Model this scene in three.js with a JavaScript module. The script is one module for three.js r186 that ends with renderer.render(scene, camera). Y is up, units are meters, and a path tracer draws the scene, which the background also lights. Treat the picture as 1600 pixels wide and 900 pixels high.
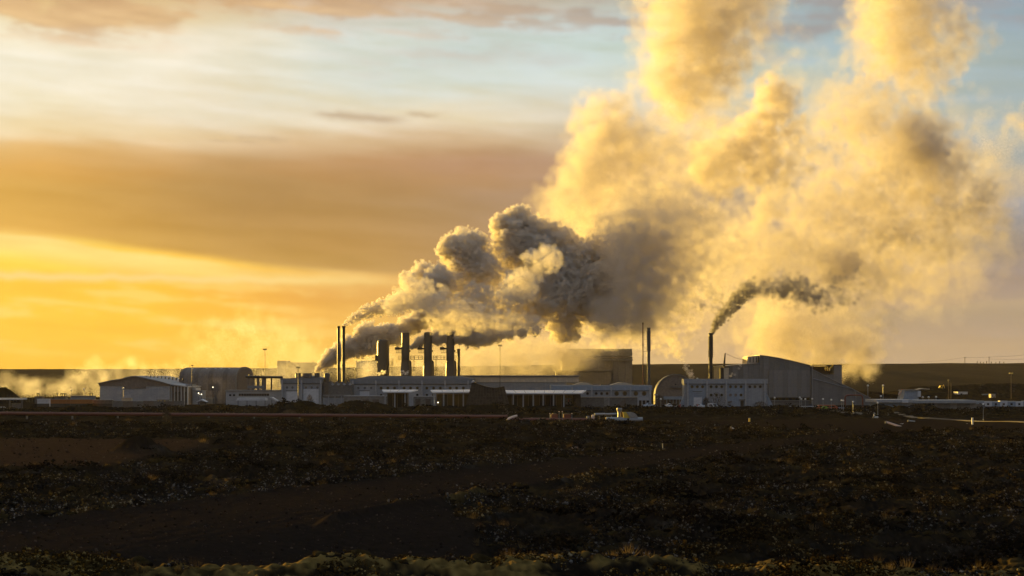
import * as THREE from 'three';
import { mergeGeometries } from 'three/addons/utils/BufferGeometryUtils.js';

// ---------------------------------------------------------------- camera, sky, sun, exposure
const F = 2198, HY = 590, EYE = 12.5;            // focal length and eye-level line in pixels of a 1600 x 900 frame; eye height in metres
const scene = new THREE.Scene();
const camera = new THREE.PerspectiveCamera(2 * Math.atan(450 / F) * 180 / Math.PI, 16 / 9, 1, 20000);
camera.position.set(0, EYE, 0);
camera.lookAt(0, EYE, -100);
camera.setViewOffset(1600, 900, 0, -(HY - 450), 1600, 900);   // level camera with a risen lens
camera.updateProjectionMatrix();

const renderer = new THREE.WebGLRenderer({ antialias: true });
renderer.setSize(1600, 900);
renderer.toneMapping = THREE.LinearToneMapping;
const EXPOSURE = 2.5;                              // the photograph is exposed for the evening light
renderer.toneMappingExposure = EXPOSURE;
renderer.shadowMap.enabled = true;

const D2R = Math.PI / 180;
const SUN_AZ = -41 * D2R, SUN_EL = 3.8 * D2R;     // azimuth from straight ahead (left is negative), elevation
const toSun = new THREE.Vector3(Math.sin(SUN_AZ) * Math.cos(SUN_EL), Math.sin(SUN_EL), -Math.cos(SUN_AZ) * Math.cos(SUN_EL));
const sun = new THREE.DirectionalLight(new THREE.Color(1, 0.62, 0.11), 5);
sun.position.copy(toSun).multiplyScalar(900).add(new THREE.Vector3(0, 0, -560));
sun.target.position.set(0, 0, -560);
sun.castShadow = true;
sun.shadow.mapSize.set(2048, 2048);
Object.assign(sun.shadow.camera, { left: -420, right: 420, bottom: -200, top: 300, near: 10, far: 2600 });
scene.add(sun, sun.target);

// ---------------------------------------------------------------- seeded random numbers and gradient noise
function rng(seed) { let a = seed >>> 0; return () => { a = (a + 0x6d2b79f5) | 0; let t = Math.imul(a ^ (a >>> 15), 1 | a); t = (t + Math.imul(t ^ (t >>> 7), 61 | t)) ^ t; return ((t ^ (t >>> 14)) >>> 0) / 4294967296; }; }
const PERM = new Uint8Array(512);
{ const r = rng(77), p = [...Array(256).keys()]; for (let i = 255; i > 0; i--) { const j = Math.floor(r() * (i + 1)); const t = p[i]; p[i] = p[j]; p[j] = t; } for (let i = 0; i < 512; i++) PERM[i] = p[i & 255]; }
const fade = (t) => t * t * t * (t * (t * 6 - 15) + 10), mixn = (a, b, t) => a + (b - a) * t;
function gr(h, x, y, z) { h &= 15; const u = h < 8 ? x : y, v = h < 4 ? y : h === 12 || h === 14 ? x : z; return ((h & 1) ? -u : u) + ((h & 2) ? -v : v); }
function noise3(x, y, z) {
  const X = Math.floor(x), Y = Math.floor(y), Z = Math.floor(z); x -= X; y -= Y; z -= Z;
  const i = X & 255, j = Y & 255, k = Z & 255, u = fade(x), v = fade(y), w = fade(z);
  const A = PERM[i] + j, AA = PERM[A & 255] + k, AB = PERM[(A + 1) & 255] + k, B = PERM[i + 1] + j, BA = PERM[B & 255] + k, BB = PERM[(B + 1) & 255] + k;
  return mixn(mixn(mixn(gr(PERM[AA & 255], x, y, z), gr(PERM[BA & 255], x - 1, y, z), u), mixn(gr(PERM[AB & 255], x, y - 1, z), gr(PERM[BB & 255], x - 1, y - 1, z), u), v),
    mixn(mixn(gr(PERM[(AA + 1) & 255], x, y, z - 1), gr(PERM[(BA + 1) & 255], x - 1, y, z - 1), u), mixn(gr(PERM[(AB + 1) & 255], x, y - 1, z - 1), gr(PERM[(BB + 1) & 255], x - 1, y - 1, z - 1), u), v), w);
}
const fbm = (x, y, z, n) => { let s = 0, a = 0.5; for (let i = 0; i < n; i++) { s += a * noise3(x, y, z); x = x * 2.03 + 17.1; y = y * 2.03 + 5.7; z = z * 2.03 + 9.2; a *= 0.5; } return s; };
const clamp = (x, a = 0, b = 1) => Math.min(b, Math.max(a, x)), sstep = (x, a, b) => { const t = clamp((x - a) / (b - a)); return t * t * (3 - 2 * t); };
const V3 = (x, y, z) => new THREE.Vector3(x, y, z);
// ---------------------------------------------------------------- sky: one computed equirectangular map of evening air and cloud layers
{
  const W = 4096, H = 2048, data = new Float32Array(W * H * 4);
  const lin = (c) => { c /= 255; return c <= 0.04045 ? c / 12.92 : ((c + 0.055) / 1.055) ** 2.4; };
  // colours of air and cloud by azimuth (degrees from straight ahead) and elevation (degrees)
  const AZ = [-180, -110, -60, -38, -20, -14, -8, -2, 4, 10, 20, 40, 90, 180];
  const EL = [0, 1.4, 2.6, 3.6, 4.4, 5.2, 5.8, 6.8, 7.8, 8.6, 9.4, 10.4, 12, 13.2, 14, 15, 19, 30, 50, 90];
  const T = [
    // el:   0            1.4          2.6          3.6          4.4          5.2          5.8          6.8          7.8          8.6          9.4          10.4         12           13.2         14           15           19           30           50           90
    /*-180*/ '96837a 9a8880 9c8e88 9c9090 9a9294 989499 96959c 9496a0 9296a2 9196a3 9097a5 9098a7 9099a9 909aab 909aac 909bad 8f9bb0 8c9ab2 8698b2 8298b2',
    /*-110*/ 'b9975f b89a68 b89d72 b69e7c b49e84 b29e89 b09e8e aea093 aca198 aaa29c a8a3a0 a6a3a3 a4a4a6 a2a4a8 a0a4aa 9fa4ab 9aa3ae 92a0b2 8a9cb2 8298b2',
    /*-60*/  'f0be52 f2c456 f3c75c f2c764 f0c56c eac074 e6bd7a e0bb84 e2c294 e6ccaa eaD6be ecdcca ecdece dccbb2 d0b89a c8b49c c4bcb0 b0b4b6 98a6b4 8298b2',
    /*-38*/  'ffd85a ffd95e ffdc66 ffdc6e ffdc74 ffdc7a f6ce72 f0c070 f0c684 f8deb0 ffecc8 fff2d8 fff4e0 f4dcb0 e6c08a dcb490 d4c4ac b8babc 9eaab6 8298b2',
    /*-20*/  'f8c040 fac648 fccc54 fccb52 ffd45e ffe478 f4c468 e6ae50 e4ac5a e6b872 f4dcae fbecca fdf2d8 fff0cc eac380 d8b080 d0c2ac b4bab8 9caab4 8298b2',
    /*-14*/  'f6bf42 f8c54c fac850 f8c452 fdd264 f6c866 e4ae58 d6a058 d2a060 dab078 eed4a8 f5e6c8 faeed4 feeed0 f2d6a0 dab688 cec4b2 b2bab8 9aaab4 8298b2',
    /*-8*/   'f4c054 f4c058 f0b858 e8ae58 f4cc7c d8a45c ce9c5c c4945e c0925f c89c6c e0c096 f0e0c0 e4e3d2 dee1d4 dcd6c6 d8b894 ccc6b8 b0b9ba 99a9b4 8298b2',
    /*-2*/   'e6bc6c e6b666 deaa62 d8a460 dca965 d0a064 c8995f c0955f ba9064 b88f6c d2b48e ecdcbc d6dcd0 d0dad4 ced4cc d2baa0 c8c4bc acb8be 96a8b4 8298b2',
    /*4*/    'dcb87c d6b078 cea876 c8a470 c8a26e c49e70 c09a72 bc9876 b8987e be9f86 ccb698 d8ceb8 d2dad0 cadad4 c8d4d0 c2beb0 bcc0bc a6b6c0 94a7b4 8298b2',
    /*10*/   'cead84 c6a57e bc9c7a b49879 b09678 ac9678 ac9880 ae9c88 b0a290 b4aa9c b8b6ac c0c4b8 bccbc6 b4c6c6 b0c0c2 b0bcbc acb8be a0b4c0 92a6b4 8298b2',
    /*20*/   'c8ab88 bca082 b09a82 a59182 9e8f85 9c918a 9e9690 a29e9a a6a8a4 a8b0ae aab8b8 a6b4b4 a2b2b6 9aacb4 92a4b0 92a6b4 9ab0bc 98aebe 8ea4b4 8298b2',
    /*40*/   'b89f88 b09a88 a69487 9e9188 988f8a 969090 969396 98989c 9a9ea4 9ca3aa 9ca8b0 9aaab5 98aab6 96a9b7 94a8b7 93a7b7 92a6b7 90a4b6 8aa0b4 8298b2',
    /*90*/   'a8958a a29288 9a8e88 968d8a 938d8d 928f92 919197 92959c 9398a0 949ba4 949da7 949faa 93a0ad 92a0af 91a0b0 91a0b1 909fb2 8e9eb3 889cb2 8298b2',
    /*180*/  '96837a 9a8880 9c8e88 9c9090 9a9294 989499 96959c 9496a0 9296a2 9196a3 9097a5 9098a7 9099a9 909aab 909aac 909bad 8f9bb0 8c9ab2 8698b2 8298b2',
  ].map((row) => row.trim().split(/\s+/).map((h) => [0, 2, 4].map((k) => lin(parseInt(h.slice(k, k + 2), 16)))));
  const cell = (list, v) => { let i = 0; while (i < list.length - 2 && v > list[i + 1]) i++; return [i, clamp((v - list[i]) / (list[i + 1] - list[i]))]; };
  const out = [0, 0, 0], look = (az, el) => {
    const [i, s] = cell(AZ, az), [j, t0] = cell(EL, el), t = t0 * t0 * (3 - 2 * t0) * 0.5 + t0 * 0.5;
    for (let c = 0; c < 3; c++) out[c] = mixn(mixn(T[i][j][c], T[i + 1][j][c], s), mixn(T[i][j + 1][c], T[i + 1][j + 1][c], s), t);
    return out;
  };
  const streak = (az, el, a0, a1, e0, slope, w) => { // a thin cloud streak
    const e = el - e0 - slope * (az - a0) - 0.22 * fbm(az * 0.9, e0, 3.3, 3);
    return Math.exp(-((e / w) ** 2)) * sstep(az, a0, a0 + (a1 - a0) * 0.25) * (1 - sstep(az, a1 - (a1 - a0) * 0.3, a1));
  };
  for (let r = 0; r < H; r++) {
    const el0 = ((r + 0.5) / H - 0.5) * 180;
    for (let q = 0; q < W; q++) {
      const o = (r * W + q) * 4;
      if (el0 < 0) { data[o] = 0.06; data[o + 1] = 0.045; data[o + 2] = 0.03; data[o + 3] = 1; continue; }
      const round = ((q + 0.5) / W - 0.5) * 2 * Math.PI, x = Math.cos(round), z = Math.sin(round);
      const az0 = Math.atan2(x, -z) / D2R;
      if (el0 > 40) { const c = look(az0, el0), w = 1 - 0.2 * sstep(Math.abs(az0), 40, 100) ; data[o] = c[0] * w; data[o + 1] = c[1] * w; data[o + 2] = c[2] * w; data[o + 3] = 1; continue; }
      // stretched noise on the cylinder of directions: flat cloud layers seen edge on
      const k = 4.2, sx = x * k, sz = z * k, e = el0;
      const n1 = fbm(sx * 1.6, e * 0.42, sz * 1.6 + 4, 5), n2 = fbm(sx * 3.2 + 9, e * 1.9 + 0.13 * az0, sz * 3.2, 5), n3 = fbm(sx * 7 + 2, e * 0.9, sz * 7 + 7, 4);
      const low = sstep(e, 0.2, 1.5);
      const c = look(az0 + n1 * 4, Math.max(0.02, e + (n1 * 0.7 + n2 * (0.24 + 0.4 * sstep(e, 10.5, 13))) * low));
      let R = c[0], G = c[1], B = c[2];
      const west = 1 - sstep(az0, -16, -1), gold = west * (1 - sstep(e, 4.6, 6)); R *= 1 + 0.16 * gold; G *= 1 + 0.05 * gold; B *= 1 - 0.3 * gold;
      const cream = (1 - sstep(az0, -12, 2)) * sstep(e, 9, 10.5) * (1 - sstep(e, 13, 15)); R *= 1 - 0.05 * cream; G *= 1 - 0.03 * cream;
      // the broad dusky sheet of cloud with a sharp lower edge and the clear strip beneath it
      const eLow = 4.05 + 1.5 * (1 - sstep(az0, -22, -4)) + 0.35 * n1 + 0.1 * n2, eUp = 8.9 - 1.3 * sstep(az0, -9, 3) + 1.6 * n1 + 0.7 * n2;
      const sheet = sstep(e, eLow - 0.05, eLow + 0.35) * (1 - sstep(e, eUp - 1.9, eUp + 0.5)) * (1 - sstep(az0, 2, 14)) * sstep(az0, -60, -34), tl = sstep(az0, -21, -9), tr = sstep(az0, -8, 2), up = sstep(e, 4.2, 7.8);
      const cover = 0.88 * sheet, cr = mixn(mixn(0.80, 0.51, tl), 0.46, tr) * (1 - 0.14 * up), cg = mixn(mixn(0.43, 0.283, tl), 0.287, tr) * (1 - 0.1 * up), cb = mixn(mixn(0.075, 0.078, tl), 0.14, tr) * (1 + 0.12 * up);
      R = mixn(R, cr, cover); G = mixn(G, cg, cover); B = mixn(B, cb, cover);
      const clear = sstep(eLow - e, 0, 0.12) * (1 - sstep(eLow - e, 0.35, 1.15)) * (1 - sstep(az0, -16, -3)) * 0.7 * sstep(az0, -60, -34);
      R = mixn(R, 1.05, clear); G = mixn(G, 0.79, clear); B = mixn(B, 0.27, clear);
      // brighter and darker strands inside the layers
      const lum = 1 + (0.13 + 0.16 * sstep(e, 11, 14)) * n2 * sstep(e, 0.6, 2) + 0.05 * n3; R *= lum; G *= lum * (1 + 0.04 * n2); B *= lum * (1 + 0.2 * n2);
      // high fleecy cloud along the top: warm undersides with gaps
      const f = sstep(e + n1 * 2.6 + n2 * 1.5, 12.2, 14.6) * sstep(n2 + 0.8 * n3 + 0.3 * n1, -0.22, 0.2) * (1 - sstep(e, 16, 26));
      const warm = 1 - sstep(az0, -14, 12), f2 = f * 0.85;
      R = mixn(R, mixn(0.36, 0.64 + 0.5 * n2, warm), f2); G = mixn(G, mixn(0.33, 0.4 + 0.4 * n2, warm), f2); B = mixn(B, mixn(0.31, 0.2 + 0.2 * n2, warm), f2);
      // low strands near the sun
      const g = sstep(n2 + 0.5 * n3, 0.02, 0.3) * sstep(e, 0.6, 1.6) * (1 - sstep(e, 3.2, 4.6)) * (1 - sstep(az0, -12, -2));
      R = mixn(R, 1.05, g * 0.4); G = mixn(G, 0.74, g * 0.45); B = mixn(B, 0.2, g * 0.5);
      let s = streak(az0, e, -13.4, -8.4, 9.45, 0, 0.11) * 1.0 + streak(az0, e, -8.6, -3.8, 10.65, -0.08, 0.17) * 0.75 + streak(az0, e, -4.6, -1.9, 10.55, 0, 0.1) * 0.7;
      s *= sstep(n2 * 2 + n3 * 1.5, -0.5, 0.2); R = mixn(R, 0.5, s); G = mixn(G, 0.36, s); B = mixn(B, 0.22, s);
      let b = streak(az0, e, -24, -3.2, 3.95, -0.004, 0.15) * 0.95; R = mixn(R, 1.0, b); G = mixn(G, 0.70, b); B = mixn(B, 0.24, b);
      // cloud bank with a lit top low on the right
      const top = 2.75 + 0.05 * (az0 - 16) + 0.55 * fbm(az0 * 0.35, 2.2, 8, 4) + 0.12 * n2, bank = sstep(az0, 10, 15) * sstep(-(e - top), -0.06, 0.1), rim = bank * Math.exp(-Math.max(0, top - e) * 2.6);
      R = mixn(R, 0.30, bank * 0.35); G = mixn(G, 0.25, bank * 0.35); B = mixn(B, 0.2, bank * 0.35);
      R = mixn(R, 0.62, rim * 0.55); G = mixn(G, 0.44, rim * 0.55); B = mixn(B, 0.22, rim * 0.55);
      // glow of the air round the sun
      const cs = Math.sin(SUN_EL) * Math.sin(e * D2R) + Math.cos(SUN_EL) * Math.cos(e * D2R) * Math.cos(az0 * D2R - SUN_AZ), a = Math.acos(clamp(cs, -1, 1)) / D2R;
      const glow = 0.9 * Math.exp(-a / 5); R += glow; G += glow * 0.75; B += glow * 0.34;
      const away = 1 - 0.2 * sstep(Math.abs(az0), 40, 100); R *= away; G *= away; B *= away;
      data[o] = Math.max(0, R); data[o + 1] = Math.max(0, G); data[o + 2] = Math.max(0, B); data[o + 3] = 1;
    }
  }
  for (let i = 0; i < data.length; i++) if (i % 4 < 3) data[i] /= EXPOSURE;
  const sky = new THREE.DataTexture(data, W, H, THREE.RGBAFormat, THREE.FloatType);
  sky.mapping = THREE.EquirectangularReflectionMapping; sky.colorSpace = THREE.LinearSRGBColorSpace; sky.minFilter = sky.magFilter = THREE.LinearFilter; sky.needsUpdate = true;
  scene.background = sky; scene.environment = sky;
}
// ---------------------------------------------------------------- helpers
const px = (x, d) => (x - 800) / F * d, py = (y, d) => EYE - (y - HY) / F * d;     // metres across and up of a sight line at a given distance
const at = (x, y, d) => V3(px(x, d), py(y, d), -d);
const names = new Map();
const numbered = (n) => { const k = names.get(n) ?? 0; names.set(n, k + 1); return k ? n + '_' + String(k).padStart(3, '0') : n; };
function mark(o, label, category, group) { o.userData.label = label; if (category) o.userData.category = category; if (group) o.userData.group = group; return o; }
const shade = (o) => { o.castShadow = o.receiveShadow = true; return o; };
// a thing at its base: a Group placed at the sight line x and distance d on level ground; its parts are laid out in sight-line pixels at that distance
function thing(name, label, category, cx, d, group, y0 = 0) {
  const g = new THREE.Group(); g.name = numbered(name); g.position.set(px(cx, d), y0, -d); scene.add(mark(g, label, category, group));
  return { g, d, X: (x) => (x - cx) / F * d, Y: (y) => py(y, d) - y0, S: (n) => n / F * d };
}
function add(parent, name, geo, m, pos) { const o = new THREE.Mesh(geo, m); o.name = name; if (pos) o.position.copy(pos); (parent.g ?? parent).add(shade(o)); return o; }
const boxes = new Map();
function boxGeo(w, h, t) { // a box with uv in metres
  const key = [w, h, t].map((v) => v.toFixed(3)).join(); if (boxes.has(key)) return boxes.get(key);
  const g = new THREE.BoxGeometry(w, h, t), p = g.attributes.position, n = g.attributes.normal, u = g.attributes.uv;
  for (let i = 0; i < p.count; i++) { const ax = Math.abs(n.getX(i)) > 0.5, ay = Math.abs(n.getY(i)) > 0.5; u.setXY(i, ax ? p.getZ(i) : p.getX(i), ay ? p.getZ(i) : p.getY(i)); }
  boxes.set(key, g); return g;
}
const box = (parent, name, m, w, h, t, x, y, z) => add(parent, name, boxGeo(w, h, t), m, V3(x, y, z));   // centred at x, y, z
// rect: a box whose front face covers the pixel rectangle x0..x1, y0..y1 (y1 = null: down into the ground), its front z metres nearer than the thing's distance, t metres thick
function rect(T, name, m, x0, y0, x1, y1, z, t, parent) {
  const a = T.X(x0), b = T.X(x1), top = T.Y(y0), bot = y1 === null ? -1.5 : T.Y(y1);
  return box(parent ?? T, name, m, b - a, top - bot, t, (a + b) / 2, (top + bot) / 2, z - t / 2);
}
// an outline in pixels extruded t metres backwards from z
function slab(T, name, m, pts, z, t, parent) {
  const s = new THREE.Shape(pts.map(([x, y]) => new THREE.Vector2(T.X(x), y === null ? -1.5 : T.Y(y))));
  return add(parent ?? T, name, new THREE.ExtrudeGeometry(s, { depth: t, bevelEnabled: false }).translate(0, 0, z - t), m);
}
const cyl = (parent, name, m, r0, r1, h, x, y, z, seg = 20) => add(parent, name, new THREE.CylinderGeometry(r1, r0, h, seg), m, V3(x, y + h / 2, z));  // r0 at the foot
function bar(parent, name, m, a, b, r, seg = 6) { // a round bar from a to b
  const v = b.clone().sub(a), g = new THREE.CylinderGeometry(r, r, v.length(), seg); g.applyQuaternion(new THREE.Quaternion().setFromUnitVectors(V3(0, 1, 0), v.clone().normalize()));
  return add(parent, name, g, m, a.clone().add(b).multiplyScalar(0.5));
}
function barGeo(a, b, r, seg = 5) { const v = b.clone().sub(a), g = new THREE.CylinderGeometry(r, r, v.length(), seg); g.applyQuaternion(new THREE.Quaternion().setFromUnitVectors(V3(0, 1, 0), v.clone().normalize())); const c = a.clone().add(b).multiplyScalar(0.5); return g.translate(c.x, c.y, c.z); }
const joined = (parent, name, m, geos) => add(parent, name, mergeGeometries(geos.map((g) => { const n = g.index ? g.toNonIndexed() : g; for (const k of Object.keys(n.attributes)) if (!['position', 'normal', 'uv'].includes(k)) n.deleteAttribute(k); return n; })), m);
const tube = (parent, name, m, pts, r, seg = 10, n = 0) => add(parent, name, new THREE.TubeGeometry(new THREE.CatmullRomCurve3(pts, false, 'catmullrom', 0.2), n || pts.length * 6, r, seg, false), m);
// a round window: glass set back in a raised ring
function porthole(T, x, y, rpx, z, glass, frame) {
  const r = T.S(rpx), w = new THREE.Group(); w.name = 'window'; w.position.set(T.X(x), T.Y(y), z); T.g.add(w);
  add(w, 'frame', new THREE.TorusGeometry(r, r * 0.16, 6, 20), frame);
  add(w, 'pane', new THREE.CylinderGeometry(r, r, 0.06, 20).rotateX(Math.PI / 2), glass, V3(0, 0, 0.01));
  return w;
}
// ---------------------------------------------------------------- materials
const col = (r, g = r, b = r) => new THREE.Color().setRGB(r, g, b);
function speckle(size, seed, f) { // grey tone map round 1 with f(u, v, random) in 0..1
  const d = new Uint8Array(size * size * 4), r = rng(seed);
  for (let j = 0; j < size; j++) for (let i = 0; i < size; i++) { const v = clamp(f(i / size, j / size, r())) * 255, o = (j * size + i) * 4; d[o] = d[o + 1] = d[o + 2] = v; d[o + 3] = 255; }
  const t = new THREE.DataTexture(d, size, size); t.wrapS = t.wrapT = THREE.RepeatWrapping; t.magFilter = THREE.LinearFilter; t.minFilter = THREE.LinearFilter; t.needsUpdate = true; return t;
}
const tile = (x, y, z, n) => { // noise that repeats over the unit square
  const a = x * 2 * Math.PI, b = y * 2 * Math.PI; return fbm(Math.cos(a) * z + 7, Math.sin(a) * z + 3 + Math.cos(b) * z * 1.3, Math.sin(b) * z * 1.3, n); };
const wearTex = speckle(256, 5, (u, v, r) => 0.9 + 0.12 * tile(u, v * 0.99, 1.3, 4) + 0.10 * fbm(u * 40, 3.3, 1, 3) * (0.4 + v * 0.6) + 0.02 * (r - 0.5));
const concTex = speckle(256, 6, (u, v, r) => 0.86 + 0.2 * tile(u, v, 1.6, 5) + 0.05 * (r - 0.5));
const ribTex = speckle(128, 7, (u) => 0.5 + 0.5 * Math.cos(u * 2 * Math.PI * 8));
const roughTex = speckle(128, 8, (u, v, r) => 0.8 + 0.5 * tile(u, v, 1.2, 4));
for (const t of [wearTex, concTex]) t.colorSpace = THREE.SRGBColorSpace;
const rep = (t, s, v = s) => { const c = t.clone(); c.repeat.set(1 / s, 1 / v); c.needsUpdate = true; return c; };
const wear = rep(wearTex, 14, 9), conc = rep(concTex, 9), rib = rep(ribTex, 2.4), rgh = rep(roughTex, 7);
const mat = (name, r, g, b, rough = 0.6, o = {}) => new THREE.MeshStandardMaterial({ name, color: col(r, g, b), roughness: rough, side: THREE.DoubleSide, ...o });
const M = {
  clad: mat('grey cladding', .40, .41, .42, .5, { map: wear, bumpMap: rib, bumpScale: .04, roughnessMap: rgh }),
  clad2: mat('grey cladding lighter', .45, .46, .47, .5, { map: wear, bumpMap: rib, bumpScale: .04 }),
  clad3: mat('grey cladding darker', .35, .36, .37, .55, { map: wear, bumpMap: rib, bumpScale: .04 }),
  pale: mat('pale painted panel', 0.45, 0.46, 0.47, .55, { map: wear }), pale2: mat('pale painted panel cool', 0.37, 0.395, 0.42, .55, { map: wear }), white: mat('white paint', 0.74, 0.75, 0.76, .45, { map: wear }),
  hall: mat('hall cladding', .21, .205, .2, .45, { map: wear, bumpMap: rib, bumpScale: .04 }), hall2: mat('hall cladding light', .25, .245, .24, .45, { map: wear, bumpMap: rib, bumpScale: .04 }), hall3: mat('hall cladding dark', .185, .18, .175, .5, { map: wear, bumpMap: rib, bumpScale: .04 }),
  roof: mat('metal roofing', 0.288, 0.296, 0.304, .6, { metalness: 0, map: wear, bumpMap: rib, bumpScale: .03 }), band: mat('grey fascia', 0.238, 0.252, 0.266, .5, { map: wear }),
  conc: mat('concrete', .3, .285, .26, .9, { map: conc }), concDark: mat('stained concrete', .2, .19, .175, .9, { map: conc }), brown: mat('brown cladding', .19, .152, .12, .8, { map: conc }), brown2: mat('brown cladding light', .26, .212, .172, .8, { map: conc }),
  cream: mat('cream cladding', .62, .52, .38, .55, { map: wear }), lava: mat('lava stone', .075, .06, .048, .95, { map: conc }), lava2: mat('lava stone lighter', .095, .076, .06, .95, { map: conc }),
  dark: mat('dark steel', .045, .043, .042, .45, { metalness: .4 }), steel: mat('weathered steel', .115, .103, .092, .6, { metalness: .15, map: wear, roughnessMap: rgh }), steel2: mat('galvanised steel', .38, .39, .40, .42, { metalness: .6, map: wear }),
  glass: mat('dark window glass', .02, .022, .026, .08), glassWarm: mat('tinted window glass', .06, .045, .02, .12), rubber: mat('rubber', .02, .02, .02, .8),
  red: mat('red oxide paint', .19, .052, .032, .5, { map: wear }), orange: mat('orange container paint', .42, .15, .03, .6, { map: wear }), redBright: mat('red paint', .5, .04, .03, .4), yellow: mat('yellow paint', .7, .5, .06, .45), green: mat('green paint', .3, .5, .04, .5),
  pinkPipe: mat('pale pipe', .7, .52, .42, .6), timber: mat('weathered wood', .1, .075, .05, .9), blueWhite: mat('pale blue wall', 0.32, 0.39, 0.47, .5, { map: wear }), blue: mat('blue paint', .12, .26, .5, .5), soil: mat('brown soil', .06, .042, .028, 1),
};
M.lamp = mat('lamp globe', .86, .85, .8, .3);
// ---------------------------------------------------------------- ground: lava heath, dirt track, clearing, far hills
const gx = (x, y) => { const d = EYE * F / (y - HY); return [px(x, d), d]; };   // where a sight line meets level ground: across, distance
const poly = (list) => list.map(([x, y]) => gx(x, y));
const TRACK = poly([[-500, 880], [0, 818], [200, 792], [400, 767], [600, 746], [800, 726], [1000, 706], [1200, 687], [1345, 672], [1405, 668], [1450, 672], [1360, 682], [1200, 702], [1000, 728], [800, 761], [690, 783], [500, 814], [300, 850], [0, 905], [-500, 1000]]);
const BANK = poly([[-100, 860], [300, 835], [500, 812], [690, 783], [745, 815], [760, 850], [640, 880], [400, 890], [200, 895], [-100, 900]]);
const CLEAR = poly([[-300, 684], [120, 684], [330, 686], [330, 696], [250, 712], [150, 728], [-300, 732]]);
const LOT = poly([[1000, 655], [1180, 654], [1400, 651], [1700, 652], [1900, 668], [1600, 672], [1400, 672], [1340, 673]]);
function inside(P, x, d) { // signed distance to a polygon, positive inside
  let best = 1e9, odd = false;
  for (let i = 0, j = P.length - 1; i < P.length; j = i++) {
    const [ax, ay] = P[i], [bx, by] = P[j], ex = bx - ax, ey = by - ay, t = clamp(((x - ax) * ex + (d - ay) * ey) / (ex * ex + ey * ey)), qx = x - ax - ex * t, qy = d - ay - ey * t;
    best = Math.min(best, qx * qx + qy * qy);
    if ((ay > d) !== (by > d) && x < (bx - ax) * (d - ay) / (by - ay) + ax) odd = !odd;
  }
  return Math.sqrt(best) * (odd ? 1 : -1);
}
// mounds: [x px, distance, half width px, half depth m, height]
const MOUNDS = [[478, 520, 42, 10, 3.6], [432, 525, 40, 10, 2.0], [548, 515, 30, 9, 3.5], [585, 520, 30, 9, 2.4], [520, 500, 40, 8, 1.2], [660, 520, 60, 9, 1.6], [760, 520, 60, 9, 2.2], [860, 520, 70, 10, 1.6], [960, 525, 60, 10, 1.4], [340, 560, 80, 12, 1.6], [160, 540, 120, 12, 1.2], [205, 238, 26, 4, 2.4], [228, 236, 24, 4, 2.2], [252, 233, 18, 3, 1.4], [1020, 540, 80, 10, 1.0],
  [1180, 560, 60, 10, 1.2], [1110, 540, 80, 10, .8], [1240, 540, 40, 10, .9], [1375, 540, 30, 8, 2.4], [1410, 500, 22, 7, 2.5], [1445, 545, 26, 6, 2.6], [1480, 570, 30, 6, 1.6], [1420, 690, 24, 20, 5.5], [1390, 680, 26, 14, 4], [1480, 905, 80, 42, 5.2], [1560, 915, 80, 45, 5.6], [1650, 915, 90, 45, 5.8], [1430, 900, 40, 35, 3.5], [1405, 420, 18, 6, 1.6], [8, 640, 22, 14, 5.2], [-20, 640, 40, 14, 5], [1350, 820, 60, 40, 4]];
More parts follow.
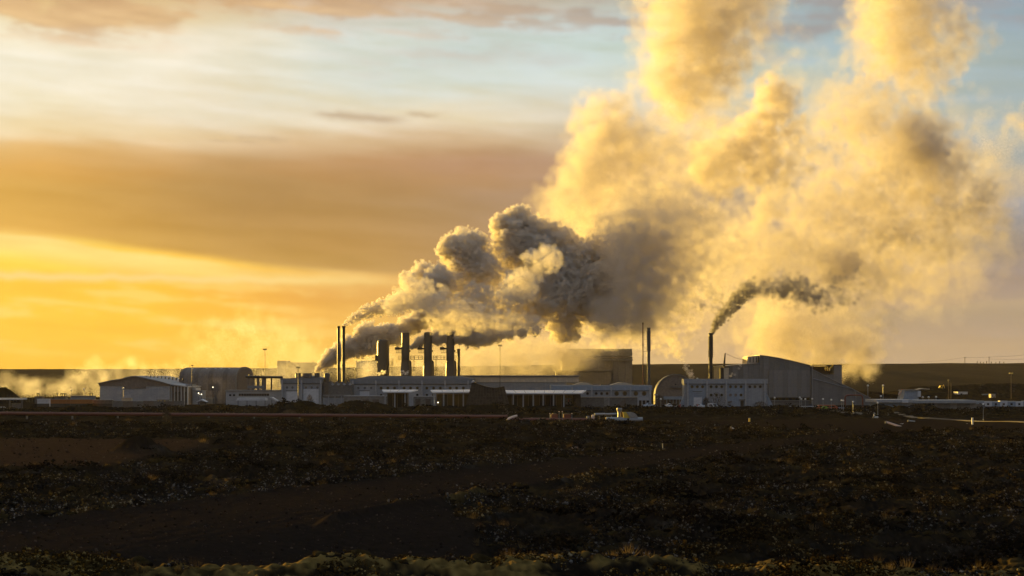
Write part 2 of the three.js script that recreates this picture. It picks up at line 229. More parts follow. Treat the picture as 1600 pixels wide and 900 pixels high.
function ground(x, d) {
  const mt = inside(TRACK, x, d), mb = inside(BANK, x, d), mc = inside(CLEAR, x, d), ml = inside(LOT, x, d), jit = 1.4 * noise3(x * 0.3, d * 0.3, 2);
  const smooth = Math.max(sstep(mt + jit, -0.6, 0.9), sstep(mb + jit, -1, 1), sstep(mc + jit * 2, -2, 3), sstep(ml + jit, -2, 2), sstep(d, 555, 585) * (1 - sstep(d, 690, 740)));
  let h = 0, rough = 0;
  // the foreground: a near rise, a hollow behind it, and the bank up to the lava field
  const side = sstep(x + 8 * noise3(d * 0.05, 3, 4), -20, -4);
  h -= (0.8 + 2.2 * side) * (1 - sstep(d, 92, 128)) * (1 - sstep(mt, -4, 4) * 0.8);
  h += (5.6 + 2.3 * side) * Math.exp(-(((d - 58) / 12) ** 2)) * (1 + 0.10 * noise3(x * 0.12, 5, 9)) * (1 - 0.04 * sstep(x, 4, 12));
  h += 0.9 * noise3(x * 0.022, d * 0.018, 1.5) * (1 - smooth * 0.8) * sstep(d, 95, 150);
  for (const [mx, md, mw, mdep, mh] of MOUNDS) { const qx = (x - px(mx, md)) / (mw / F * md), qd = (d - md) / mdep, q = qx * qx + qd * qd; if (q < 6) { const g = Math.exp(-q * 1.1); h += mh * g; rough = Math.max(rough, Math.min(1, g * 1.6)); } }
  h -= 0.5 * sstep(d, 395, 415) * (1 - sstep(d, 462, 480));
  const berm = Math.exp(-(((mt + 0.8 + jit * 0.5) / 0.9) ** 2)) * sstep(x, px(490, 122), px(530, 125)) * (1 - sstep(d, 150, 175)) * (d < 152 ? 1 : 0.6) * sstep(d, 112, 118);
  h += 0.75 * berm;
  const lump = Math.max(1 - smooth, rough * 0.8) * (d > 700 ? 0.8 : 1);
  let b = 0, a = 1, f = 0.13; for (let k = 0; k < 6; k++) { b += a * (0.28 - Math.abs(noise3(x * f + k * 7, d * f * 0.9, k * 3.1))); a *= 0.66; f *= 2.07; }
  const near = 0.55 + 0.45 * sstep(d, 60, 160);
  h += lump * (1 - 0.6 * sstep(d, 395, 415) * (1 - sstep(d, 462, 480))) * (1.4 * (b - 0.3) * near + 0.16 * noise3(x * 2.6, d * 2.6, 4) * (1 - sstep(d, 160, 300)));
  h += (1 - lump) * (0.14 * fbm(x * 0.5, d * 0.5, 8, 4) + 0.05 * noise3(x * 3, d * 3, 1));
  if (mt > 0 && mt < 12) h -= 0.10 * (Math.exp(-(((mt - 2.6 + jit * .3) / .35) ** 2)) + Math.exp(-(((mt - 4.4 + jit * .3) / .35) ** 2)) + 0.6 * Math.exp(-(((mt - 6.8 + jit * .3) / .35) ** 2))) * (1 - lump);
  return [h, Math.min(smooth, 1 - rough), b, mc, berm, mt, ml];
}
{
  const NR = 860, NC = 780, pos = new Float32Array((NR + 1) * (NC + 1) * 3), cl = new Float32Array((NR + 1) * (NC + 1) * 3), idx = [], kindOf = new Uint8Array((NR + 1) * (NC + 1)), strips = { 1: [], 2: [], 3: [] };
  for (let i = 0; i <= NR; i++) {
    const d = 44 * Math.pow(1090 / 44, i / NR);
    for (let j = 0; j <= NC; j++) {
      const x = (j / NC - 0.5) * 2 * 0.364 * 1.3 * (d + 12), [h, s, b, mc, berm, mt, ml] = ground(x, d), o = (i * (NC + 1) + j) * 3;
      kindOf[o / 3] = mt > 0.2 ? 1 : mc > 0.5 && s > 0.5 ? 2 : ml > 0.5 && s > 0.5 ? 3 : 0;
      const edge = sstep(d, 1000, 1090);
      pos[o] = x; pos[o + 1] = h * (1 - edge) - 0.6 * edge; pos[o + 2] = -d;
      const moss = sstep(noise3(x * 0.16, d * 0.13, 11) + 0.5 * noise3(x * 0.9, d * 0.9, 3) + b * 0.35, 0.05, 0.5), lich = sstep(noise3(x * 0.23 + 9, d * 0.2, 21) + 0.7 * noise3(x * 2.1, d * 2.1, 8), 0.28, 0.62), v = 1 + 0.7 * noise3(x * 1.7, d * 1.7, 6) + 0.6 * noise3(x * 4.3, d * 4.3, 2);
      let c = [.012 * v, .0095 * v, .0072 * v];
      const put = (t, r, g, bb) => { c = [mixn(c[0], r * v, t), mixn(c[1], g * v, t), mixn(c[2], bb * v, t)]; };
      put(moss * 0.5, .04, .028, .010); put(lich * 0.35, .06, .055, .047); put(sstep(88 - d, 0, 12) * sstep(b + noise3(x * .7, d * .7, 5) * .5 + noise3(x * 2.6, d * 2.6, 15) * .3, 0, .45) * .9, .15, .1, .03); put(berm * .7, .085, .058, .02);
      const w = 1 + 0.5 * fbm(x * 0.6, d * 1.5, 5, 4) + 0.35 * noise3(x * 2.4, d * 2.4, 9); const sand = sstep(mc, -2, 4);
      c = [mixn(c[0], mixn(.018, .036, sand) * w, s), mixn(c[1], mixn(.0132, .022, sand) * w, s), mixn(c[2], mixn(.0102, .0135, sand) * w, s)];
      cl[o] = Math.max(.004, c[0]); cl[o + 1] = Math.max(.004, c[1]); cl[o + 2] = Math.max(.003, c[2]);
      if (i < NR && j < NC) { const q = i * (NC + 1) + j; idx.push(q, q + 1, q + NC + 1, q + 1, q + NC + 2, q + NC + 1); }
    }
  }
  const g = new THREE.BufferGeometry(); g.setAttribute('position', new THREE.BufferAttribute(pos, 3)); g.setAttribute('color', new THREE.BufferAttribute(cl, 3)); g.setIndex(idx); g.computeVertexNormals();
  const m = new THREE.Mesh(g, new THREE.MeshPhysicalMaterial({ name: 'lava heath', vertexColors: true, roughness: 1, specularIntensity: 0, side: THREE.DoubleSide })); m.name = 'terrain'; m.userData.kind = 'structure'; scene.add(shade(m));
  // the track, the clearing and the dark lot are sheets of their own, cut out of the heath
  const heath = []; for (let k = 0; k < idx.length; k += 3) { const [a, b, c] = [idx[k], idx[k + 1], idx[k + 2]], t = kindOf[a]; (t && kindOf[b] === t && kindOf[c] === t ? strips[t] : heath).push(a, b, c); }
  g.setIndex(heath);
  for (const [t, name] of [[1, 'dirt_track'], [2, 'clearing_ground'], [3, 'yard_ground']]) { const f = new THREE.BufferGeometry(); for (const k of ['position', 'normal', 'color']) f.setAttribute(k, g.attributes[k]); f.setIndex(strips[t]); const p = new THREE.Mesh(f, m.material); p.name = name; p.userData.kind = 'structure'; scene.add(shade(p)); }
  const under = new THREE.Mesh(new THREE.PlaneGeometry(16000, 16000).rotateX(-Math.PI / 2), new THREE.MeshPhysicalMaterial({ name: 'dark plain', color: col(.035, .027, .018), roughness: 1, specularIntensity: 0 })); under.name = 'ground'; under.position.y = -4; under.userData.kind = 'structure'; scene.add(shade(under));
}
// far hills: a long flat-topped ridge with gullies
{
  const NX = 420, NZ = 60, pos = [], cl = [], idx = [];
  for (let i = 0; i <= NZ; i++) for (let j = 0; j <= NX; j++) {
    const t = i / NZ, X = (j / NX - 0.5) * 6000, d = 930 + t * 3400;
    const top = 27 + 9.5 * sstep(X, -700, 500) + 0.5 * noise3(X * 0.004, 3, 2) + 0.25 * noise3(X * 0.02, 3, 2), gully = fbm(X * 0.012, d * 0.004, 6, 4);
    const h = -4.4 + (top + 4.4) * sstep(t + 0.02 * gully, 0.02, 0.44) + gully * 3 * sstep(t, 0.03, 0.15) * (1 - sstep(t, 0.34, 0.46)) + 0.5 * noise3(X * 0.03, d * 0.03, 1) * sstep(t, 0, .1);
    pos.push(X, h, -d);
    const v = 1 + 0.6 * gully + 0.25 * noise3(X * 0.05, d * 0.03, 8); cl.push(.04 * v, .028 * v, .016 * v);
    if (i < NZ && j < NX) { const q = i * (NX + 1) + j; idx.push(q, q + 1, q + NX + 1, q + 1, q + NX + 2, q + NX + 1); }
  }
  const g = new THREE.BufferGeometry(); g.setAttribute('position', new THREE.Float32BufferAttribute(pos, 3)); g.setAttribute('color', new THREE.Float32BufferAttribute(cl, 3)); g.setIndex(idx); g.computeVertexNormals();
  const m = new THREE.Mesh(g, new THREE.MeshPhysicalMaterial({ name: 'far hillside', vertexColors: true, roughness: 1, specularIntensity: 0, side: THREE.DoubleSide })); m.name = 'hills'; m.userData.kind = 'structure'; scene.add(shade(m));
}
// loose lava stones, mossy lumps and dry grass over the heath
{
  const r = rng(404), n = 9000, kinds = [];
  for (let k = 0; k < 6; k++) { // a patch of broken lava crust: some sixty angular clinkers, a few crusted with moss or lichen
    const pos = [], cl = [], c = [0, 0, 0];
    for (let s = 0; s < 150; s++) {
      const a = r() * 6.28, q = 1.3 * Math.sqrt(r()), z = 0.03 + 0.12 * r() ** 2.5, g = new THREE.IcosahedronGeometry(z, 0), p = g.attributes.position, m = new THREE.Matrix4().makeRotationFromEuler(new THREE.Euler(r() * 6, r() * 6, r() * 6)), seen = new Map();
      for (let i = 0; i < p.count; i++) { const key = [p.getX(i), p.getY(i), p.getZ(i)].map((v) => v.toFixed(3)).join(); if (!seen.has(key)) seen.set(key, 0.55 + 0.75 * r()); const w = seen.get(key); p.setXYZ(i, p.getX(i) * w, p.getY(i) * w, p.getZ(i) * w); }
      g.applyMatrix4(m); const t = r(), v = 0.6 + 0.8 * r(); if (t < 0.74) c.splice(0, 3, .013 * v, .0105 * v, .0085 * v); else if (t < 0.87) c.splice(0, 3, .045 * v, .031 * v, .012 * v); else c.splice(0, 3, .075 * v, .07 * v, .064 * v);
      for (let i = 0; i < p.count; i++) { pos.push(p.getX(i) + Math.cos(a) * q, p.getY(i) * 0.8 + z * 0.3, p.getZ(i) + Math.sin(a) * q); cl.push(...c); }
    }
    const g = new THREE.BufferGeometry(); g.setAttribute('position', new THREE.Float32BufferAttribute(pos, 3)); g.setAttribute('color', new THREE.Float32BufferAttribute(cl, 3)); g.computeVertexNormals(); kinds.push(g);
  }
  const rockMat = new THREE.MeshPhysicalMaterial({ name: 'lava clinker', color: col(1), vertexColors: true, roughness: 1, specularIntensity: 0, side: THREE.DoubleSide });
  kinds.forEach((g, k) => {
    const m = new THREE.InstancedMesh(g, rockMat, n / 6), X = new THREE.Matrix4(), Q = new THREE.Quaternion(), T2 = new THREE.Quaternion(), tint = new THREE.Color(); let i = 0;
    while (i < n / 6) {
      const d = 46 * Math.pow(560 / 46, r() ** 0.85), x = (r() - 0.5) * 2 * 0.364 * 1.15 * (d + 6), [h, s, b] = ground(x, d);
      const clump = noise3(x * 0.12, d * 0.1, 31) + 0.5 * noise3(x * 0.5, d * 0.4, 13);
      if (s > 0.45 || r() > 0.45 + 1.3 * clump || (d > 405 && d < 470)) continue;
      const e = 0.6, hx = ground(x + e, d)[0], hz = ground(x, d - e)[0], size = (0.6 + 0.6 * r()) * (0.8 + d / 420) * (0.6 + 0.4 * sstep(d, 70, 110));
      T2.setFromUnitVectors(V3(0, 1, 0), V3(-(hx - h) / e, 1, -(hz - h) / e).normalize()); Q.setFromAxisAngle(V3(0, 1, 0), r() * 6.28).premultiply(T2);
      m.setMatrixAt(i, X.compose(V3(x, h - 0.03, -d), Q, V3(size, size * (0.7 + 0.8 * r()), size)));
      const moss = sstep(80 - d, 0, 8) * sstep(noise3(x * 0.3, d * 0.3, 17) + 0.35, 0, 0.3) + 0.6 * sstep(noise3(x * 0.06, d * 0.05, 19), 0.12, 0.35); const verge = d > 118 && d < 300 ? sstep(inside(TRACK, x, d), -13, -5) * sstep(-x, -22, 4) : 0, tone = 0.35 + 1.1 * verge + 1.3 * sstep(noise3(x * 0.07 + 3, d * 0.06, 29) + 0.4 * noise3(x * 0.3, d * 0.25, 37), -0.4, 0.45); tint.setRGB(tone * (1 + 1.1 * moss), tone * (1 + 0.65 * moss), tone * (1 - 0.35 * Math.min(1, moss))); m.setColorAt(i, tint); i++;
    }
    m.name = 'lava_rubble' + (k ? '_' + String(k).padStart(3, '0') : ''); mark(m, ['broken dark lava crust scattered over the heath', 'rough lava lumps across the heath', 'mossy lava lumps across the heath', 'grey lichen covered lava stones', 'small broken lava stones', 'jagged lava clinkers between the moss'][k], 'rubble'); m.userData.kind = 'stuff'; scene.add(shade(m));
  });
  for (let k = 0; k < 3; k++) { // larger humps of broken lava crust, mossy on top
    const g = new THREE.IcosahedronGeometry(1, 3), p = g.attributes.position, cl = []; for (let i = 0; i < p.count; i++) { const x = p.getX(i), y = p.getY(i), z = p.getZ(i), q = 1 + 0.7 * noise3(x * 1.3 + k * 9, y * 1.3, z * 1.3) - 0.5 * Math.abs(noise3(x * 3.1, y * 3.1 + k * 5, z * 3.1)) - 0.3 * Math.abs(noise3(x * 7, y * 7, z * 7 + k)); p.setXYZ(i, x * q * 1.3, y * q * 0.62, z * q); const t = sstep(y + 0.6 * noise3(x * 3, y * 3 + k, z * 3), 0.2, 0.8), v = 0.7 + 0.9 * noise3(x * 6, y * 6, z * 6 + k); cl.push(mixn(.017, .05, t) * v, mixn(.0125, .035, t) * v, mixn(.0095, .013, t) * v); }
    g.setAttribute('color', new THREE.Float32BufferAttribute(cl.map((c) => Math.max(.003, c)), 3)); g.deleteAttribute('uv'); g.computeVertexNormals();
    const N = 620, m = new THREE.InstancedMesh(g, rockMat, N), X = new THREE.Matrix4(), Q = new THREE.Quaternion(); let i = 0;
    while (i < N) { const d = 50 * Math.pow(520 / 50, r() ** 0.8), x = (r() - 0.5) * 2 * 0.364 * 1.15 * d, [h, s] = ground(x, d); if (s > 0.15 || (d > 395 && d < 475) || r() > 0.35 + 1.6 * noise3(x * 0.05, d * 0.05, 23)) continue; const z = (0.3 + 0.75 * r() ** 2) * (0.8 + d / 500); Q.setFromAxisAngle(V3(0, 1, 0), r() * 6.28); m.setMatrixAt(i, X.compose(V3(x, h - z * 0.18, -d), Q, V3(z, z * (0.6 + 0.5 * r()), z))); i++; }
    m.name = 'lava_hump' + (k ? '_' + String(k).padStart(3, '0') : ''); mark(m, ['rugged dark lava humps with mossy tops', 'low knobbly lava humps on the heath', 'broad broken lava humps across the heath'][k], 'rubble'); m.userData.kind = 'stuff'; scene.add(shade(m));
  }
  { // single gravel stones and cobbles on the track and its banks
    const g = new THREE.DodecahedronGeometry(1, 0), m = new THREE.InstancedMesh(g, new THREE.MeshPhysicalMaterial({ name: 'gravel', color: col(1), roughness: 1, specularIntensity: 0, flatShading: true }), 5000), X = new THREE.Matrix4(), Q = new THREE.Quaternion(), c = new THREE.Color(); let i = 0;
    while (i < 5000) { const d = 70 * Math.pow(330 / 70, r()), x = (r() - 0.5) * 2 * 0.364 * 1.1 * d, [h, s] = ground(x, d); if (s < 0.4) continue; const z = (0.025 + 0.09 * r() ** 4) * (0.8 + d / 200); Q.setFromEuler(new THREE.Euler(r() * 6, r() * 6, r() * 6)); m.setMatrixAt(i, X.compose(V3(x, h + z * 0.2, -d), Q, V3(z, z * 0.7, z * (0.7 + 0.6 * r())))); c.setRGB(.045, .033, .024).multiplyScalar(0.4 + 1.8 * r() ** 3); m.setColorAt(i, c); i++; }
    m.name = 'gravel'; mark(m, 'loose gravel on the dirt track and its dark bank', 'gravel'); m.userData.kind = 'stuff'; scene.add(shade(m));
  }
  // dry grass
  const blades = [], rg = rng(9);
  for (let i = 0; i < 40; i++) { const a = rg() * 6.28, q = rg() * 0.16, l = 0.12 + 0.22 * rg(), x = Math.cos(a) * q, z = Math.sin(a) * q, bx = x * 2.2 + (rg() - 0.5) * 0.15, bz = z * 2.2 + (rg() - 0.5) * 0.15, w = 0.008; blades.push(x - w, 0, z, x + w, 0, z, bx, l, bz); }
  const bg = new THREE.BufferGeometry(); bg.setAttribute('position', new THREE.Float32BufferAttribute(blades, 3)); bg.computeVertexNormals();
  const gm = new THREE.InstancedMesh(bg, new THREE.MeshPhysicalMaterial({ name: 'dry grass', color: col(1), roughness: 1, specularIntensity: 0, side: THREE.DoubleSide, transmission: 0.35, thickness: 0 }), 450), X = new THREE.Matrix4(), Q = new THREE.Quaternion(), c = new THREE.Color();
  let i = 0; while (i < 450) {
    const d = 48 * Math.pow(420 / 48, rg()), x = (rg() - 0.5) * 2 * 0.364 * 1.12 * d, [h, s] = ground(x, d), want = sstep(noise3(x * 0.13, d * 0.13, 41), 0.0, 0.4) + (d < 75 && x > 14 ? 0.9 : 0) + (s > 0.15 && s < 0.85 ? 0.9 : 0);
    if (s > 0.85 || rg() > want) continue;
    const k = (0.6 + 0.9 * rg()) * (1 + d / 200); Q.setFromAxisAngle(V3(0, 1, 0), rg() * 6.28); gm.setMatrixAt(i, X.compose(V3(x, h - 0.02, -d), Q, V3(k, k, k))); c.setRGB(.12, .085, .04).multiplyScalar(0.5 + 0.8 * rg()); gm.setColorAt(i, c); i++;
  }
  gm.name = 'dry_grass'; mark(gm, 'dry yellow grass tufts growing between the lava lumps', 'grass'); gm.userData.kind = 'stuff'; scene.add(shade(gm));
}
// ---------------------------------------------------------------- the power plant, from left to right
const panels = (T, name, ms, x0, y0, x1, y1, n, z, t, seed, parent) => { // wall cladding in n upright panels with open joints
  const r = rng(seed), w = (x1 - x0) / n, gap = 0.05 / T.S(1); for (let i = 0; i < n; i++) rect(T, name, ms[Math.floor(r() * ms.length)], x0 + i * w + gap, y0, x0 + (i + 1) * w - gap, y1, z + 0.02 * r(), t, parent);
};
// gabled warehouse
{
  const T = thing('warehouse', 'low gabled grey warehouse with a row of roof vents, leftmost large building', 'warehouse', 210, 650), L = 62;
  slab(T, 'wall', M.pale2, [[156, null], [156, 601], [265, 602], [265, null]], 0, L);
  const gable = [[155, 603], [155, 598.5], [172, 595], [190, 592.5], [200, 589.5], [212, 588], [230, 591.5], [252, 596.5], [266, 600], [266, 603], [228, 603], [228, 607], [192, 607], [192, 603]];
  slab(T, 'gable', M.brown2, gable, 0.35, .3);
  slab(T, 'roof', M.roof, [[153.5, 598.5], [172, 594.4], [190, 591.9], [200, 588.7], [212, 587], [232, 591], [252, 595.8], [267.5, 600.3], [267.5, 601.2], [252, 597], [230, 592.3], [212, 588.6], [200, 590.2], [190, 593.1], [172, 595.6], [153.5, 599.6]], 1.2, L + 1.6);
  // the right flank turns towards us: a lean-to wing of bays between pale piers
  rect(T, 'wall', M.brown2, 265.2, 602.5, 292, null, -2, 40);
  slab(T, 'roof', M.pale, [[264, 599.5], [294, 603.4], [294, 605], [264, 601.5]], -0.6, 42);
  for (let i = 0; i < 6; i++) rect(T, 'pier', M.pale, 266 + i * 5.1, 603.5, 267.3 + i * 5.1, null, -1.2, .8);
  for (const [x, w] of [[272.2, 2.6], [277.4, 2.4], [287.5, 2.4]]) rect(T, 'door', M.dark, x, 612, x + w, null, -1.6, .3);
  for (let i = 0; i < 12; i++) { // roof vents along the slope
    const x = 216 + i * 4.9, y = 588.6 + Math.max(0, (i - 3)) * 0.72, v = new THREE.Group(); v.name = 'roof_vent'; v.position.set(T.X(x), T.Y(y + 1.3), -8 - i * 1.2); T.g.add(v);
    const k = T.S(0.7 + i * 0.06); cyl(v, 'drum', M.dark, k, k, T.S(1.4 + i * 0.17), 0, 0, 0, 12); add(v, 'cap', new THREE.SphereGeometry(k * 1.12, 12, 6, 0, 6.3, 0, 1.57), M.dark, V3(0, T.S(1.4 + i * 0.17), 0));
  }
  for (let i = 0; i < 3; i++) add(T, 'vent_hatch', new THREE.CylinderGeometry(T.S(3.5), T.S(3.5), .1, 24).rotateX(Math.PI / 2), M.pale, V3(T.X(186 + i * 33), T.Y(612.5), 0.05));
  rect(T, 'door', M.pale, 192, 617, 204, null, .06, .2);
  const E = thing('site_hut', 'small lit glass fronted hut before the gabled warehouse', 'hut', 253, 600); rect(E, 'wall', M.conc, 245, 624.6, 262, null, 0, 3); rect(E, 'roof', M.band, 244, 623.8, 263, 624.8, .4, 4); for (const x of [246.5, 250.5, 256.5]) rect(E, 'window', M.yellow, x, 626, x + 2, 629.5, .06, .08);
  const Ln = thing('link_block', 'small pale block between the gabled warehouse and the vaulted hall', 'building', 300, 660); rect(Ln, 'wall', M.pale, 293, 606, 306, null, 0, 10); rect(Ln, 'wall', M.pale2, 303, 611, 317, null, 1.5, 8); slab(Ln, 'roof', M.roof, [[291.5, 600.5], [301.5, 600.5], [300, 607], [291.5, 607]], 2, 9); rect(Ln, 'door', M.dark, 295.5, 613, 298, null, .06, .1); rect(Ln, 'roof', M.band, 302.4, 610, 317.6, 611.2, 1.8, 8.6);
}
// barrel vaulted hall
{
  const T = thing('vaulted_hall', 'brown barrel vaulted hall with small skylights right of the gabled warehouse', 'hall', 339, 690);
  const G = new THREE.Group(); const Wd = T.S(46) * 2, R = 13, H = py(574, 690) - 0; T.g.rotation.y = -0.13;
  const arch = (r0, hh) => { const s = new THREE.Shape(); s.moveTo(-r0, -1.5); for (let i = 0; i <= 28; i++) { const a = Math.PI - Math.PI * i / 28; s.lineTo(Math.cos(a) * r0, hh * 0.5 + Math.pow(Math.sin(a), 0.45) * hh * 0.5); } s.lineTo(r0, -1.5); return s; };
  const n = 12; for (let i = 0; i < n; i++) { const w = Wd / n; add(T, 'roof_panel', new THREE.ExtrudeGeometry(arch(R, H), { depth: w - 0.05, bevelEnabled: false, curveSegments: 4 }).rotateY(Math.PI / 2).translate(-Wd / 2 + i * w, 0, 0), i % 3 ? M.brown2 : M.brown); }
  add(T, 'end_wall', new THREE.ExtrudeGeometry(arch(R - .8, H - .9), { depth: .4, bevelEnabled: false }).rotateY(Math.PI / 2).translate(Wd / 2 - .2, 0, 0), M.brown);
  add(T, 'edge_trim', new THREE.ExtrudeGeometry(arch(R + .25, H + .3), { depth: .5, bevelEnabled: false }).rotateY(Math.PI / 2).translate(Wd / 2 - .62, 0, 0), M.conc);
  for (const x of [308, 331, 345, 354, 367]) { const s = add(T, 'skylight', new THREE.SphereGeometry(T.S(2), 12, 6, 0, 6.3, 0, 1.57), M.white, V3(T.X(x), H * .955, 7.2)); s.scale.set(1, .5, .8); }
  rect(T, 'wall', M.brown2, 318, 610, 347, null, R + 1, 3); rect(T, 'wall_base', M.conc, 296, 620, 352, null, R + 2.2, 1);
}
// pipe bridge right of the hall
{
  const T = thing('pipe_bridge', 'dark pipe bridge on slab legs right of the vaulted hall', 'pipe bridge', 412, 640);
  bar(T, 'pipe', M.dark, V3(T.X(384), T.Y(588.7), 0), V3(T.X(442), T.Y(589.6), 0), T.S(2), 12);
  for (const [x0, x1] of [[386, 389], [392.5, 397], [400.5, 404.5], [408.5, 415]]) rect(T, 'leg', M.brown2, x0, 590.5, x1, null, -1, .8);
  rect(T, 'leg', M.dark, 423, 591, 425, null, 0, .6);
  rect(T, 'rail', M.band, 386, 602.5, 412, 607, -.6, .5);
  for (const x of [390, 399, 408]) cyl(T, 'vent', M.dark, T.S(1), T.S(1), T.S(1.6), T.X(x), T.Y(587), 0, 10);
  const W = thing('low_office', 'long low pale office with a window strip under the pipe bridge', 'building', 396, 620);
  rect(W, 'wall', M.pale, 353, 610.5, 441, null, 0, 10); rect(W, 'roof', M.band, 352, 609.6, 442, 611, .5, 11);
  for (let i = 0; i < 12; i++) rect(W, 'window', M.glass, 373 + i * 4, 615, 376.4 + i * 4, 618.6, .06, .1);
  for (const x of [358, 364]) rect(W, 'window', M.glass, x, 616, x + 3.4, 619, .06, .1);
  const C = thing('flat_canopy', 'bright flat roofed canopy before the low pale office', 'canopy', 394, 600); slab(C, 'roof', M.white, [[371, 625.6], [373, 621.6], [416, 621.6], [417, 625.6]], 3, 6); for (const x of [373, 387, 401, 415]) rect(C, 'post', M.dark, x, 625.6, x + .8, null, 2, .2);
  const C2 = thing('gable_shelter', 'small white ridged shelter left of the flat roofed canopy', 'shelter', 316, 600); slab(C2, 'roof', M.white, [[308, 627.5], [316, 623.6], [324, 627.5], [323, 628], [316, 625.2], [309, 628]], 2, 4); for (const x of [310, 322]) rect(C2, 'post', M.dark, x, 627.6, x + .7, null, 1, .2); rect(C2, 'panel', M.conc, 311, 627.4, 321.4, null, -1, .2);
  const C3 = thing('gable_shelter', 'slanted white shelter roof right of the flat roofed canopy', 'shelter', 430, 590); slab(C3, 'roof', M.white, [[422, 620.6], [426, 620.6], [436, 626.4], [432, 626.4]], 2, 4); for (const x of [425, 433]) rect(C3, 'post', M.dark, x, 624.6, x + .7, null, 1, .2);
}
// parapet halls with piers and round windows
function parapetHall(T, o) { // {x0,x1,yTop,yBand,mWall,mBand,piers,depth}
  const { x0, x1, yTop, yBand, piers, t = 24, wall = M.pale2, fascia = M.band } = o;
  const cuts = [x0, ...piers.filter((p) => p > x0 + 5 && p < x1 - 5), x1];
  for (let i = 0; i < cuts.length - 1; i++) rect(T, 'wall_panel', i % 2 ? wall : o.wall2 ?? wall, cuts[i] + .1, yBand - 1, cuts[i + 1] - .1, null, 0, t);
  for (let i = 0; i < cuts.length - 1; i++) rect(T, 'parapet', fascia, cuts[i] + (i ? .1 : -.8), yTop, cuts[i + 1] - (i < cuts.length - 2 ? .1 : -.8), yBand, .7, t + .8);
  rect(T, 'drip_edge', M.dark, x0, yBand, x1, yBand + .7, .45, .5);
  for (const p of piers) rect(T, 'pier', M.pale, p - 1.1, yTop + 3, p + 1.1, null, 1.15, 1.4);
}
{
  const T = thing('turbine_hall', 'pale grey hall with faint round windows and roof drums left of the slim chimneys', 'building', 474, 605);
  parapetHall(T, { x0: 439, x1: 503, yTop: 591, yBand: 599, piers: [441.5, 471.6, 501.5], wall: M.pale2, wall2: M.pale });
  for (const x of [448.5, 457, 466, 478, 487, 496]) porthole(T, x, 605.5, 2, .04, M.concDark, M.pale2);
  rect(T, 'door', M.white, 447.5, 611.5, 465, null, .1, .2); rect(T, 'door', M.white, 474, 608, 498, null, .1, .2); rect(T, 'door_frame', M.concDark, 446.5, 610, 466, 611.4, .16, .3);
  slab(T, 'roof_light', M.roof, [[455, 591], [463, 588.4], [477, 586.6], [490, 588.4], [502, 591]], -6, 14);
  for (const [x, y, r] of [[463.5, 583, 4.3], [493.5, 583, 4.3]]) { const k = T.S(r); cyl(T, 'roof_drum', M.steel, k, k, T.S(6), T.X(x), T.Y(589.5), -4, 18); cyl(T, 'drum_cap', M.dark, k * 1.06, k * .9, T.S(.8), T.X(x), T.Y(583.5), -4, 18); }
  rect(T, 'roof_box', M.brown, 471.5, 583, 483, 590, -4, 4);
  const k = T.S(4.4); cyl(T, 'tank', M.steel, k, k, T.S(16), T.X(508.5), T.Y(600), -5, 20); add(T, 'tank_cap', new THREE.SphereGeometry(k, 20, 8, 0, 6.3, 0, 1.57), M.steel, V3(T.X(508.5), T.Y(584), -5)).scale.y = .35;
  rect(T, 'side_block', M.brown, 503.9, 597, 514, null, -1, 16);
}
{ // stepped fins between the two halls
  const T = thing('finned_link', 'row of sloped concrete fins linking the two pale halls behind the slim chimneys', 'building', 532, 607);
  rect(T, 'wall', M.conc, 514.2, 600, 550, null, -2, 10);
  for (let i = 0; i < 4; i++) { const x = 514 + i * 9; slab(T, 'fin', M.concDark, [[x, null], [x, 598], [x + 3, 595.6], [x + 9, 601], [x + 9, null]].map(([a, b]) => [a + .1, b]), 1.5 - i * .1, 1.6); slab(T, 'fin_cap', M.pale, [[x + 4, 600.5], [x + 6, 598.8], [x + 9.4, 600.5], [x + 6.5, 602.5]], 1.9, 1); }
  rect(T, 'pipe_casing', M.conc, 505, 616.5, 549, 619.6, 2.6, 1.5); rect(T, 'low_wall', M.pale2, 505, 621, 550, null, 2, 1); for (const x of [514, 524, 534]) rect(T, 'post', M.pale, x, 619, x + 1.2, null, 2.9, .3);
}
{
  const T = thing('turbine_hall', 'long pale grey hall with groups of dark round windows below the silencer towers', 'building', 645, 615);
  parapetHall(T, { x0: 548, x1: 738, yTop: 591.5, yBand: 600, piers: [551.5, 587.5, 623.5, 659.5, 695.5, 731.5], wall: M.pale2, wall2: M.pale, t: 30 });
  slab(T, 'roof', M.roof, [[556, 591.6], [577, 587.4], [716, 587.4], [737, 591.6]], -1, 26);
  for (const x of [560, 570, 580]) porthole(T, x, 606.2, 2.1, .04, M.concDark, M.pale2);
  for (const x of [595.5, 606, 616.5, 631.5, 641.5, 652, 667, 677.5, 688, 703.5, 713.5, 724]) porthole(T, x, 606.4, 2.3, .04, M.glassWarm, M.conc);
  for (const x of [595.5, 652, 667, 677]) porthole(T, x, 617.2, 2, .04, M.glass, M.conc);
  rect(T, 'door', M.white, 562, 611.2, 577, null, .1, .2); rect(T, 'door_frame', M.concDark, 561, 610, 578, 611.1, .16, .3);
  const E = thing('annex', 'low grey concrete annex with a row of doors before the long pale hall', 'building', 600, 592);
  rect(E, 'wall', M.conc, 537, 619.4, 606, null, 0, 8); rect(E, 'coping', M.pale, 536.6, 618.4, 606.4, 619.3, .25, 8.4); for (const x of [566.5, 582]) { rect(E, 'door', M.brown, x, 624, x + 10.5, null, .08, .2); }
  rect(E, 'wall', M.conc, 646, 620, 679, null, 0, 8); rect(E, 'coping', M.pale, 645.6, 619, 679.4, 619.9, .25, 8.4); for (const x of [649, 665]) { rect(E, 'door', M.brown, x, 624, x + 8, null, .08, .2); rect(E, 'lintel', M.dark, x, 623.4, x + 8, 623.9, .2, .3); }
}
